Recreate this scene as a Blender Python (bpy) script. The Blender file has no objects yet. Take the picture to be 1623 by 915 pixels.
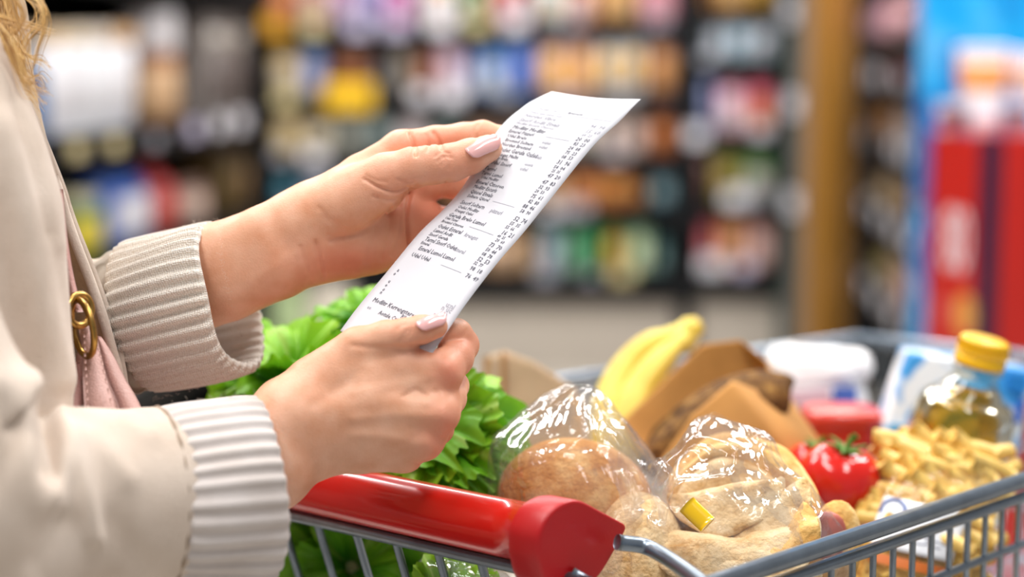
import bpy, bmesh, math, random
import numpy as np
from mathutils import Vector, Matrix

# ------------------------------------------------------------------ camera
SC = bpy.context.scene
COL = SC.collection
random.seed(7)
RNG = np.random.default_rng(11)
W0, H0, LENS = 1623.0, 915.0, 60.0
FPX = LENS / 36.0 * W0
CAMZ, PITCH = 1.28, math.radians(7.5)
cam_data = bpy.data.cameras.new('camera')
cam = bpy.data.objects.new('camera', cam_data)
COL.objects.link(cam)
cam.location = (0, 0, CAMZ)
cam.rotation_euler = (math.radians(90) - PITCH, 0, 0)
cam_data.lens = LENS
cam_data.sensor_width = 36.0
cam_data.clip_start = 0.05
cam_data.dof.use_dof = True
cam_data.dof.focus_distance = 1.04
cam_data.dof.aperture_fstop = 2.2
SC.camera = cam

# ------------------------------------------------------------------ light
world = bpy.data.worlds.new('store_ambient')
SC.world = world
world.use_nodes = True
bg = world.node_tree.nodes['Background']
bg.inputs['Color'].default_value = (0.93, 0.96, 1.0, 1)
bg.inputs['Strength'].default_value = 0.25


def area(name, loc, sx, sy, power, color=(1, 0.98, 0.95), aim=None):
    d = bpy.data.lights.new(name, 'AREA')
    d.shape = 'RECTANGLE'
    d.size, d.size_y = sx, sy
    d.energy = power
    d.color = color
    o = bpy.data.objects.new(name, d)
    COL.objects.link(o)
    o.location = loc
    if aim:
        o.rotation_euler = (Vector(aim) - Vector(loc)).to_track_quat('-Z', 'Y').to_euler()
    return o


# ceiling luminaires of the shop, in rows over the aisle
for (lx, ly) in ((-0.9, 0.6), (0.7, 0.2), (-0.3, 2.2), (1.3, 2.6)):
    area('ceiling_luminaire', (lx, ly, 3.2), 0.35, 1.5, 34)
for (lx, ly, pw) in ((-2.0, 3.0, 58), (-1.0, 5.4, 60), (0.6, 5.4, 60), (2.0, 3.0, 50)):
    area('ceiling_luminaire', (lx, ly, 3.3), 1.5, 0.35, pw)
SC.view_settings.view_transform = 'Standard'
SC.view_settings.look = 'None'
SC.view_settings.gamma = 1.0
SC.view_settings.use_curve_mapping = False
SC.view_settings.exposure = 0.2

CF = Vector((0, math.cos(PITCH), -math.sin(PITCH)))
CU = Vector((0, math.sin(PITCH), math.cos(PITCH)))
CR = Vector((1, 0, 0))
CAMP = Vector((0, 0, CAMZ))
MCAM = np.array([list(CR), [-c for c in CU], list(CF)])     # rows: right, down, away


def P(px, py, d):
    """world point seen at photo pixel (px, py), d metres along the lens axis"""
    px, py, d = float(px), float(py), float(d)
    return CAMP + d * (CF + CR * ((px - W0 / 2) / FPX) - CU * ((py - H0 / 2) / FPX))


def PA(rows):
    return np.array([list(P(*r[:3])) for r in rows])


def PY(px, py, Y):
    """world point at pixel on the upright plane y = Y"""
    v = CF + CR * ((px - W0 / 2) / FPX) - CU * ((py - H0 / 2) / FPX)
    return CAMP + v * (Y / v.y)


def cvec(x, y, z):
    """direction given as right, down, away"""
    return np.array(list(CR * x - CU * y + CF * z))


def topix(V):
    Q = (np.asarray(V) - np.array(list(CAMP))) @ MCAM.T
    return np.stack([Q[:, 0] / Q[:, 2] * FPX + W0 / 2, Q[:, 1] / Q[:, 2] * FPX + H0 / 2, Q[:, 2]], 1)


# ------------------------------------------------------------------ materials
MATS = {}


def nt(name):
    m = bpy.data.materials.new(name)
    m.use_nodes = True
    return m, m.node_tree, m.node_tree.nodes['Principled BSDF']


def srgb(h):
    h = h.lstrip('#')
    c = [int(h[i:i + 2], 16) / 255 for i in (0, 2, 4)]
    return tuple(x / 12.92 if x <= 0.04045 else ((x + 0.055) / 1.055) ** 2.4 for x in c) + (1,)


def N(t, typ, **kw):
    n = t.nodes.new(typ)
    for k, v in kw.items():
        if k in n.inputs:
            n.inputs[k].default_value = v
        else:
            setattr(n, k, v)
    return n


def mat(name, col, rough=0.5, metal=0.0, noise=0.0, nscale=30.0, bump=0.0, bscale=80.0, spec=None, col2=None,
        sss=0.0, trans=0.0, ior=None, coat=0.0, sheen=0.0, detail=3.0, coord='Object'):
    if name in MATS:
        return MATS[name]
    m, t, b = nt(name)
    c = srgb(col) if isinstance(col, str) else col
    b.inputs['Base Color'].default_value = c
    b.inputs['Roughness'].default_value = rough
    b.inputs['Metallic'].default_value = metal
    if spec is not None:
        b.inputs['Specular IOR Level'].default_value = spec
    if ior:
        b.inputs['IOR'].default_value = ior
    b.inputs['Transmission Weight'].default_value = trans
    b.inputs['Coat Weight'].default_value = coat
    b.inputs['Sheen Weight'].default_value = sheen
    if sss:
        b.inputs['Subsurface Weight'].default_value = sss
        b.inputs['Subsurface Radius'].default_value = (0.006, 0.002, 0.001)
        b.inputs['Subsurface Scale'].default_value = 1.0
    tc = N(t, 'ShaderNodeTexCoord')
    if noise or col2:
        nz = N(t, 'ShaderNodeTexNoise', Scale=nscale, Detail=detail)
        t.links.new(tc.outputs[coord], nz.inputs['Vector'])
        rp = N(t, 'ShaderNodeValToRGB')
        t.links.new(nz.outputs['Fac'], rp.inputs['Fac'])
        c2 = srgb(col2) if isinstance(col2, str) else (col2 or tuple(x * (1 - noise) for x in c[:3]) + (1,))
        rp.color_ramp.elements[0].position = 0.35
        rp.color_ramp.elements[1].position = 0.65
        rp.color_ramp.elements[0].color = c2
        rp.color_ramp.elements[1].color = c
        t.links.new(rp.outputs['Color'], b.inputs['Base Color'])
    if bump:
        nb = N(t, 'ShaderNodeTexNoise', Scale=bscale, Detail=4.0)
        t.links.new(tc.outputs[coord], nb.inputs['Vector'])
        bp = N(t, 'ShaderNodeBump', Strength=bump, Distance=0.002)
        t.links.new(nb.outputs['Fac'], bp.inputs['Height'])
        t.links.new(bp.outputs['Normal'], b.inputs['Normal'])
    MATS[name] = m
    return m


def plain(col, rough=0.45):
    return mat('paint_' + col.lstrip('#'), col, rough, noise=0.12, nscale=14)


# ------------------------------------------------------------------ objects
ORG = {}


def tag(o, label=None, cat=None, group=None, kind=None):
    if label:
        o['label'] = label
    if cat:
        o['category'] = cat
    if group:
        o['group'] = group
    if kind:
        o['kind'] = kind
    return o


def thing(name, loc, label, cat, group=None):
    o = bpy.data.objects.new(name, None)
    o.empty_display_size = 0.02
    COL.objects.link(o)
    o.location = loc
    ORG[o.name] = Vector(loc)
    return tag(o, label, cat, group)


def obj(name, V, F, m, parent=None, smooth=True, label=None, uv=None, kind=None, sharp=None):
    """one mesh object from world-space vertices"""
    V = np.asarray(V, dtype=float)
    org = ORG[parent.name] if parent is not None else Vector(V.mean(0))
    if parent is None:
        org = Vector((org.x, org.y, float(V[:, 2].min())))
    me = bpy.data.meshes.new(name)
    L = V - np.array(list(org))
    F = [list(map(int, f)) for f in F] if not isinstance(F, np.ndarray) else F.tolist()
    me.from_pydata(L.tolist(), [], F)
    me.update()
    if smooth:
        me.polygons.foreach_set('use_smooth', [True] * len(me.polygons))
    if sharp:
        me.set_sharp_from_angle(angle=math.radians(sharp))
    for mm in (m if isinstance(m, (list, tuple)) else [m]):
        me.materials.append(mm)
    if uv is not None:
        ul = me.uv_layers.new(name='UVMap')
        li = np.zeros(len(me.loops), dtype=np.int32)
        me.loops.foreach_get('vertex_index', li)
        ul.data.foreach_set('uv', np.asarray(uv, dtype=float)[li].ravel())
    o = bpy.data.objects.new(name, me)
    COL.objects.link(o)
    if parent is not None:
        o.parent = parent
    else:
        o.location = org
    ORG[o.name] = org
    if label:
        o['label'] = label
    if kind:
        o['kind'] = kind
    return o


class MB:
    """collects shapes into one mesh"""

    def __init__(s):
        s.V, s.F, s.n = [], [], 0

    def add(s, V, F):
        s.V.append(np.asarray(V, dtype=float))
        s.F += [[i + s.n for i in f] for f in F]
        s.n += len(V)
        return s

    def build(s, name, m, parent=None, **kw):
        return obj(name, np.concatenate(s.V), s.F, m, parent, **kw)


def spline(pts, n):
    """Catmull-Rom through rows of numbers, n samples"""
    p = np.asarray(pts, dtype=float)
    if len(p) == 2:
        t = np.linspace(0, 1, n)[:, None]
        return p[0] * (1 - t) + p[1] * t
    q = np.vstack([2 * p[0] - p[1], p, 2 * p[-1] - p[-2]])
    out = []
    for u in np.linspace(0, len(p) - 1, n):
        i = min(int(u), len(p) - 2)
        f = u - i
        a, b, c, d = q[i], q[i + 1], q[i + 2], q[i + 3]
        out.append(0.5 * (2 * b + (c - a) * f + (2 * a - 5 * b + 4 * c - d) * f * f + (3 * b - a - 3 * c + d) * f ** 3))
    return np.array(out)


def gridF(nu, nv, closeu=False, closev=False):
    F = []
    for i in range(nu if closeu else nu - 1):
        for j in range(nv if closev else nv - 1):
            a, b = i * nv + j, ((i + 1) % nu) * nv + j
            c, d = ((i + 1) % nu) * nv + (j + 1) % nv, i * nv + (j + 1) % nv
            F.append([a, b, c, d])
    return F


def frames(C):
    T = np.gradient(C, axis=0)
    T /= np.linalg.norm(T, axis=1)[:, None] + 1e-12
    ref = np.array([0, 0, 1.0]) if abs(T[0][2]) < 0.9 else np.array([1.0, 0, 0])
    Ns = []
    n = ref - T[0] * ref.dot(T[0])
    n /= np.linalg.norm(n)
    for t in T:
        n = n - t * n.dot(t)
        n /= np.linalg.norm(n) + 1e-12
        Ns.append(n.copy())
    Ns = np.array(Ns)
    return T, Ns, np.cross(T, Ns)


def tube(C, R, n=10, cap=True, prof=None):
    """tube along centre line C with radii R; prof(j, i) scales the radius"""
    C = np.asarray(C, dtype=float)
    R = np.broadcast_to(np.asarray(R, dtype=float), (len(C),))
    T, A, B = frames(C)
    th = np.linspace(0, 2 * math.pi, n, endpoint=False)
    V = []
    for i in range(len(C)):
        r = R[i] * (np.ones(n) if prof is None else np.array([prof(a, i / (len(C) - 1)) for a in th]))
        V.append(C[i] + (np.cos(th) * r)[:, None] * A[i] + (np.sin(th) * r)[:, None] * B[i])
    V = np.concatenate(V)
    F = gridF(len(C), n, closev=True)
    if cap:
        k = len(V)
        V = np.vstack([V, C[0], C[-1]])
        b = (len(C) - 1) * n
        for j in range(n):
            F.append([k, j, (j + 1) % n][::-1])
            F.append([k + 1, b + j, b + (j + 1) % n])
    return V, F


def lathe(prof, n=20, base=(0, 0, 0), axis=(0, 0, 1)):
    """prof: (radius, height) rows about axis"""
    ax = Vector(axis).normalized()
    q = Vector((0, 0, 1)).rotation_difference(ax).to_matrix()
    th = np.linspace(0, 2 * math.pi, n, endpoint=False)
    V = []
    for r, h in prof:
        V.append(np.stack([np.cos(th) * r, np.sin(th) * r, np.full(n, h)], 1))
    V = np.concatenate(V) @ np.array(q).T + np.array(list(base))
    return V, gridF(len(prof), n, closev=True)


def rbox(x0, x1, y0, y1, z0, z1, b=0.004, seg=2):
    bm = bmesh.new()
    bmesh.ops.create_cube(bm, size=1)
    for v in bm.verts:
        v.co = Vector((x0 if v.co.x < 0 else x1, y0 if v.co.y < 0 else y1, z0 if v.co.z < 0 else z1))
    if b > 0:
        bmesh.ops.bevel(bm, geom=bm.edges[:], offset=b, segments=seg, affect='EDGES', profile=0.6)
    bm.verts.ensure_lookup_table()
    V = np.array([list(v.co) for v in bm.verts])
    F = [[v.index for v in f.verts] for f in bm.faces]
    bm.free()
    return V, F


def hexa(bot, top, b=0.0):
    """block from four bottom and four top corners (same winding)"""
    V = np.array([list(v) for v in bot] + [list(v) for v in top])
    F = [[3, 2, 1, 0], [4, 5, 6, 7]] + [[i, (i + 1) % 4, 4 + (i + 1) % 4, 4 + i] for i in range(4)]
    if b > 0:
        bm = bmesh.new()
        vs = [bm.verts.new(v) for v in V]
        for f in F:
            bm.faces.new([vs[i] for i in f])
        bmesh.ops.bevel(bm, geom=bm.edges[:], offset=b, segments=3, affect='EDGES', profile=0.6)
        bm.verts.index_update()
        V = np.array([list(v.co) for v in bm.verts])
        F = [[v.index for v in f.verts] for f in bm.faces]
        bm.free()
    return V, F


def ellipsoid(c, ax, n=24, m=16, e=1.0):
    """ax: three axis vectors (with length)"""
    A = np.array([list(a) for a in ax])
    V = []
    for i in range(m + 1):
        ph = math.pi * i / m - math.pi / 2
        for j in range(n):
            th = 2 * math.pi * j / n
            s = lambda x: math.copysign(abs(x) ** e, x)
            V.append([s(math.cos(ph)) * s(math.cos(th)), s(math.cos(ph)) * s(math.sin(th)), s(math.sin(ph))])
    V = np.array(V)
    return V @ A + np.array(list(c)), gridF(m + 1, n, closev=True), V


def vnoise(V, scale, seed=0, octv=3):
    """cheap smooth noise from sums of sines, about -1..1"""
    r = np.random.default_rng(seed)
    out = np.zeros(len(V))
    a, tot = 1.0, 0
    for o in range(octv):
        for k in range(4):
            d = r.normal(size=3)
            d /= np.linalg.norm(d)
            out += a * np.sin(V @ d * scale * (0.7 + 0.6 * r.random()) + r.random() * 6.28) / 2.2
        tot += a
        a *= 0.5
        scale *= 2.03
    return out / tot


# ------------------------------------------------------------------ implicit surfaces (bodies)
def sd_cone(Q, a, b, ra, rb):
    ab = b - a
    t = np.clip(((Q - a) @ ab) / (ab @ ab + 1e-12), 0, 1)
    return np.linalg.norm(Q - a - t[:, None] * ab, axis=1) - (ra + (rb - ra) * t)


def smin(a, b, k):
    h = np.clip(0.5 + 0.5 * (b - a) / k, 0, 1)
    return b * (1 - h) + a * h - k * h * (1 - h)


def surface_nets(f, lo, hi, h):
    lo, hi = np.array(lo), np.array(hi)
    n = np.ceil((hi - lo) / h).astype(int) + 1
    ax = [lo[i] + h * np.arange(n[i]) for i in range(3)]
    G = np.stack(np.meshgrid(*ax, indexing='ij'), -1).reshape(-1, 3)
    # coarse pass first, then only the points near the surface
    st = 4
    ci = [np.minimum((np.arange(n[i]) + st // 2) // st, (n[i] - 1) // st) for i in range(3)]
    cax = [lo[i] + h * st * np.arange((n[i] - 1) // st + 1) for i in range(3)]
    CG = np.stack(np.meshgrid(*cax, indexing='ij'), -1).reshape(-1, 3)
    cv = f(CG).reshape([len(c) for c in cax])
    val = cv[np.ix_(*ci)].ravel().copy()
    near = np.flatnonzero(np.abs(val) < h * st * 1.9)
    for i in range(0, len(near), 200000):
        k = near[i:i + 200000]
        val[k] = f(G[k])
    val = val.reshape(n)
    ins = val < 0
    m = n - 1
    cnt = np.zeros(m, int)
    for dx in (0, 1):
        for dy in (0, 1):
            for dz in (0, 1):
                cnt += ins[dx:dx + m[0], dy:dy + m[1], dz:dz + m[2]]
    act = (cnt > 0) & (cnt < 8)
    idx = -np.ones(m, int)
    cells = np.argwhere(act)
    idx[act] = np.arange(len(cells))
    acc, wt = np.zeros((len(cells), 3)), np.zeros(len(cells))
    cor = [(a, b, c) for a in (0, 1) for b in (0, 1) for c in (0, 1)]
    for p in cor:
        for k in range(3):
            if p[k] == 0:
                q = list(p)
                q[k] = 1
                va = val[tuple((cells + p).T)]
                vb = val[tuple((cells + q).T)]
                x = (va < 0) != (vb < 0)
                t = np.where(x, va / np.where(x, va - vb, 1), 0)
                pt = np.array(p, float)[None] + t[:, None] * (np.array(q) - np.array(p))[None]
                acc += np.where(x[:, None], pt, 0)
                wt += x
    V = lo + h * (cells + acc / wt[:, None])
    F = []
    for k in range(3):
        a, b = (k + 1) % 3, (k + 2) % 3
        sl0, sl1 = [slice(None)] * 3, [slice(None)] * 3
        sl0[k], sl1[k] = slice(0, n[k] - 1), slice(1, n[k])
        x = ins[tuple(sl0)] != ins[tuple(sl1)]
        e = np.argwhere(x)
        e = e[(e[:, a] > 0) & (e[:, b] > 0) & (e[:, a] < m[a]) & (e[:, b] < m[b])]
        s = ins[tuple(e.T)]
        da, db = np.eye(3, dtype=int)[a], np.eye(3, dtype=int)[b]
        q = np.stack([idx[tuple((e - da - db).T)], idx[tuple((e - db).T)], idx[tuple(e.T)], idx[tuple((e - da).T)]], 1)
        q[~s] = q[~s][:, ::-1]
        F.append(q)
    F = np.concatenate(F)
    F = F[(F >= 0).all(1)]
    for _ in range(3):
        v0 = f(V)
        g = np.stack([(f(V + d) - f(V - d)) / 4e-4 for d in np.eye(3) * 2e-4], 1)
        g /= np.linalg.norm(g, axis=1)[:, None] + 1e-9
        V = V - np.clip(v0, -h, h)[:, None] * g
    return V, F, g


def polydist(XY, L):
    """distance in pixels of points to a polyline"""
    L = np.asarray(L, float)
    d = np.full(len(XY), 1e9)
    for a, b in zip(L[:-1], L[1:]):
        ab = b - a
        t = np.clip(((XY - a) @ ab) / (ab @ ab + 1e-9), 0, 1)
        d = np.minimum(d, np.linalg.norm(XY - a - t[:, None] * ab, axis=1))
    return d
# ================================================================== SHOP (setting, shelves, goods)
def build_floor():
    m, t, b = nt('floor_tile')
    tc = N(t, 'ShaderNodeTexCoord')
    br = N(t, 'ShaderNodeTexBrick', Scale=1.0)
    br.offset = 0
    br.inputs['Color1'].default_value, br.inputs['Color2'].default_value = srgb('#cbc3b8'), srgb('#c3bbb0')
    br.inputs['Mortar'].default_value = srgb('#a49c92')
    br.inputs['Mortar Size'].default_value = .006
    br.inputs['Brick Width'].default_value = br.inputs['Row Height'].default_value = .6
    t.links.new(tc.outputs['Object'], br.inputs['Vector'])
    t.links.new(br.outputs['Color'], b.inputs['Base Color'])
    b.inputs['Roughness'].default_value = .25
    V, F = rbox(-7, 7, -3, 9.5, -.1, 0, 0)
    o = obj('floor', V, F, m, smooth=False)
    o['kind'] = 'structure'
    V, F = rbox(-7, 7, 9.3, 9.5, 0, 3.4, 0)
    o = obj('wall_back', V, F, mat('back_wall_paint', '#8f9298', .8, noise=.05), smooth=False)
    o['kind'] = 'structure'


build_floor()
DARK = mat('shelf_black', '#0c0e11', .55, noise=.2, nscale=20, spec=.2)
GREIGE = mat('plinth_greige', '#b9afa3', .6, noise=.05, nscale=8)
TAGW = mat('tag_card', '#eceaf2', .35, noise=.03)
ORD = ['first', 'second', 'third', 'fourth', 'fifth', 'sixth', 'seventh', 'eighth', 'ninth', 'tenth', 'eleventh', 'twelfth', 'thirteenth', 'fourteenth', 'fifteenth', 'sixteenth', 'seventeenth', 'eighteenth', 'nineteenth', 'twentieth']


class Face:
    """upright shelf front running from a to b (plan points)"""

    def __init__(s, a, b):
        s.a, s.b = Vector((a[0], a[1], 0)), Vector((b[0], b[1], 0))
        s.u = (s.b - s.a).normalized()
        s.n = Vector((s.u.y, -s.u.x, 0))          # towards the aisle
        if s.n.dot(Vector((0, 0, 0)) - s.a) < 0:
            s.n = -s.n
        s.L = (s.b - s.a).length
        s.lo = .03

    def hit(s, px, py, off=0.0):
        """(along, height) where a pixel's ray meets the front, off metres behind it"""
        v = CF + CR * ((px - W0 / 2) / FPX) - CU * ((py - H0 / 2) / FPX)
        q = s.a - s.n * off - CAMP
        k = q.dot(s.n) / v.dot(s.n)
        p = CAMP + v * k
        return (p - s.a).dot(s.u), p.z

    def pt(s, l, dpt, z):
        return s.a + s.u * l - s.n * dpt + Vector((0, 0, z))

    def box(s, l0, l1, d0, d1, z0, z1, b=.0):
        P4 = lambda z: [s.pt(l0, d0, z), s.pt(l1, d0, z), s.pt(l1, d1, z), s.pt(l0, d1, z)]
        return hexa(P4(z0), P4(z1), b)


def product(fc, l0, l1, z0, z1, kind, c1, c2, c3, label, cat, group, dep=.02):
    w = l1 - l0
    h = z1 - z0
    cx = (l0 + l1) / 2
    r = min(w / 2, .075)
    thick = min(max(w * .8, .05), .14)
    name = {'box': 'carton', 'jar': 'jar', 'jarw': 'jar', 'bottle': 'bottle', 'can': 'can', 'bag': 'food_bag', 'tub': 'tub'}[kind]
    root = thing(name, fc.pt(cx, dep + thick / 2, z0), label, cat, group)
    c = fc.pt(cx, dep + (r if kind not in ('box', 'bag') else thick / 2), z0)
    P1, P2, P3 = plain(c1), plain(c2), plain(c3)
    if kind == 'box':
        obj('body', *fc.box(l0, l1, dep, dep + thick, z0, z1, .003), P1, root)
        obj('front_print', *fc.box(l0 + w * .12, l1 - w * .12, dep - .0015, dep + .003, z0 + h * .14, z0 + h * .62), P2, root)
        obj('title_band', *fc.box(l0 + w * .12, l1 - w * .12, dep - .0015, dep + .003, z0 + h * .70, z0 + h * .88), P3, root)
    elif kind == 'bag':
        V, m = [], 28
        prof = [(0, .78, .7), (.04, .95, .95), (.3, 1, 1), (.65, .98, .9), (.85, .92, .45), (.93, .9, .10), (1, .92, .06)]
        S = spline(prof, 22)
        for (t, a, bb) in S:
            for j in range(m):
                th = 2 * math.pi * j / m
                e = lambda x: math.copysign(abs(x) ** .6, x)
                V.append(list(fc.pt(cx + w / 2 * a * e(math.cos(th)), dep + thick / 2 - thick / 2 * bb * e(math.sin(th)), z0 + t * h)))
        F = gridF(22, m, closev=True) + [list(range(m))[::-1], list(range(21 * m, 22 * m))]
        obj('body', np.array(V), F, P1, root)
        obj('front_print', *fc.box(l0 + w * .14, l1 - w * .14, dep - .003, dep + .012, z0 + h * .16, z0 + h * .58, .002), P2, root)
        obj('seal_strip', *fc.box(l0 + w * .05, l1 - w * .05, dep + thick / 2 - .004, dep + thick / 2 + .004, z0 + h * .94, z0 + h * 1.0), P3, root)
    else:
        if kind == 'jarw':
            prof = [(0, 0), (.9, 0), (1, .04), (1, .56), (.92, .64), (0, .64)]
            lid = [(0, .64), (1.0, .64), (1.04, .66), (1.04, .96), (.98, 1), (0, 1)]
            lab = (.06, .50)
        elif kind == 'jar':
            prof = [(0, 0), (.9, 0), (1, .04), (1, .68), (.95, .76), (.78, .80), (0, .80)]
            lid = [(0, .80), (.86, .80), (.88, .81), (.88, .97), (.83, 1), (0, 1)]
            lab = (.12, .62)
        elif kind == 'bottle':
            prof = [(0, 0), (.9, 0), (1, .03), (1, .55), (.9, .66), (.5, .80), (.36, .86), (.36, .90), (0, .90)]
            lid = [(0, .90), (.42, .90), (.43, .91), (.43, .99), (.38, 1), (0, 1)]
            lab = (.1, .5)
        elif kind == 'can':
            prof = [(0, 0), (.94, 0), (.98, .02), (.95, .05), (.98, .08), (.98, .92), (.95, .94), (0, .94)]
            lid = [(0, .94), (.95, .94), (1, .955), (1, .985), (.94, 1), (.90, .98), (0, .98)]
            lab = (.1, .9)
        else:
            prof = [(0, 0), (.82, 0), (.86, .03), (.99, .84), (0, .84)]
            lid = [(0, .84), (1.02, .84), (1.04, .86), (1.04, .97), (.98, 1), (0, 1)]
            lab = (.2, .7)
        n = 22
        obj('body', *lathe([(a * r, t * h) for a, t in prof], n, c), P1, root)
        obj('lid' if kind != 'bottle' else 'cap', *lathe([(a * r, t * h) for a, t in lid], n, c), P3, root)
        ra = 1.012 if kind != 'tub' else 1.0
        if kind == 'tub':
            q = [(.86 + .13 * (lab[0] - .03) / .81) * r + .002, (.86 + .13 * (lab[1] - .03) / .81) * r + .002]
            obj('label_band', *lathe([(q[0] - .001, lab[0] * h), (q[0], lab[0] * h + .001), (q[1], lab[1] * h - .001), (q[1] - .001, lab[1] * h)], n, c), P2, root)
        else:
            obj('label_band', *lathe([(r * .99, lab[0] * h), (r * ra, lab[0] * h + .001), (r * ra, lab[1] * h - .001), (r * .99, lab[1] * h)], n, c), P2, root)
    return root


COLNAME = {}


def cname(h):
    """an everyday colour word"""
    import colorsys
    r, g, b = [int(h[i:i + 2], 16) / 255 for i in (1, 3, 5)]
    hh, l, s = colorsys.rgb_to_hls(r, g, b)
    hh *= 360
    if s < .14 or (l > .86):
        return 'white' if l > .78 else 'pale grey' if l > .6 else 'grey' if l > .3 else 'black'
    pre = 'dark ' if l < .26 else 'pale ' if l > .70 else ''
    for lim, nm in ((14, 'red'), (38, 'orange' if l > .38 else 'brown'), (62, 'yellow' if l > .45 else 'olive'), (165, 'green'), (195, 'teal'), (250, 'blue'), (290, 'purple'), (345, 'pink'), (361, 'red')):
        if hh < lim:
            return pre + nm
    return pre + 'red'


CATS = {'box': ('carton', 'carton'), 'jar': ('jar', 'jar'), 'jarw': ('wide lidded jar', 'jar'), 'bottle': ('bottle', 'bottle'), 'can': ('can', 'can'), 'bag': ('food bag', 'bag'), 'tub': ('tub', 'tub')}


def stock(fc, unit, rows, dep=.03):
    """rows: (shelf word, shelf height z, list of (x0, x1, ytop, yref, kind, c1, c2, c3))"""
    for k, (word, z, items) in enumerate(rows):
        zmax = rows[k - 1][1] - .036 if k else 9
        for i, it in enumerate(items):
            x0, x1, yt, kind, c1, c2, c3 = it
            l0, zt = fc.hit(x0, yt, dep)
            l1, zt2 = fc.hit(x1, yt, dep)
            l0, l1 = max(l0, fc.lo), min(l1, fc.L - .03)
            nm, cat = CATS[kind]
            lab = '%s %s, %s label, %s along the %s' % (cname(c1), nm, cname(c2), ORD[i], word)
            product(fc, l0 + .006, l1 - .006, z + .0015, min(zmax, max((zt + zt2) / 2, z + .05)), kind, c1, c2, c3, lab + ' of ' + unit, cat, 'goods on the ' + word + ' of ' + unit, dep)


def unit_frame(fc, name, label, l0, l1, shelves, top, depth, lip, plinth=None, posts=()):
    root = thing(name, fc.pt((l0 + l1) / 2, depth / 2, 0), label, 'shelving')
    obj('back_panel', *fc.box(l0, l1, depth - .03, depth, 0, top), DARK, root, smooth=False)
    sh = []
    for z in shelves:
        s = obj('shelf_board', *fc.box(l0, l1, .012, depth - .031, z - .025, z), DARK, root, smooth=False)
        obj('shelf_edge', *fc.box(l0, l1, 0, .011, z - lip, z + .008), DARK, s, smooth=False)
        sh.append(s)
    for l in (l0, l1) + tuple(posts):
        obj('upright', *fc.box(l - .018, l + .018, .002, depth, 0, top), DARK, root, smooth=False)
    if plinth:
        obj('plinth', *fc.box(l0, l1, .03, .06, 0, plinth), GREIGE, root, smooth=False)
    return root, sh


def price_tag(fc, shelf, px, py, w=34, h=24, col=None, lab=None):
    l, z = fc.hit(px, py)
    l1, _ = fc.hit(px + w / 2, py)
    hw = abs(l1 - l)
    _, z1 = fc.hit(px, py + h / 2)
    hh = abs(z - z1)
    hw = min(hw, hh * 2.2)
    return obj('price_tag', *fc.box(l - hw, l + hw, -.007, -.002, z - hh, z + hh, .001), col or TAGW, shelf, label=lab)


YEL = mat('tag_yellow', '#efbd24', .35, noise=.03)
AMB = mat('tag_amber', '#d79a22', .4, noise=.05)
LAV = mat('tag_lavender', '#cfc8e2', .4, noise=.03)
GRYT = mat('tag_grey', '#a9a8b2', .4, noise=.03)
BEI = mat('tag_beige', '#d8c896', .4, noise=.05)
W_, PK, OR, AM, BL, DB, LB, GR, TE, RD, BR, BE, LV, MG, OL = '#e9e9ee', '#e3a9b8', '#e38a3c', '#c98a1c', '#2f6fc0', '#173f86', '#a8c4e6', '#3f8f52', '#3d7c86', '#c6343a', '#6a3f1e', '#cdb898', '#b3a6d2', '#cf3f98', '#80802c'

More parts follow.
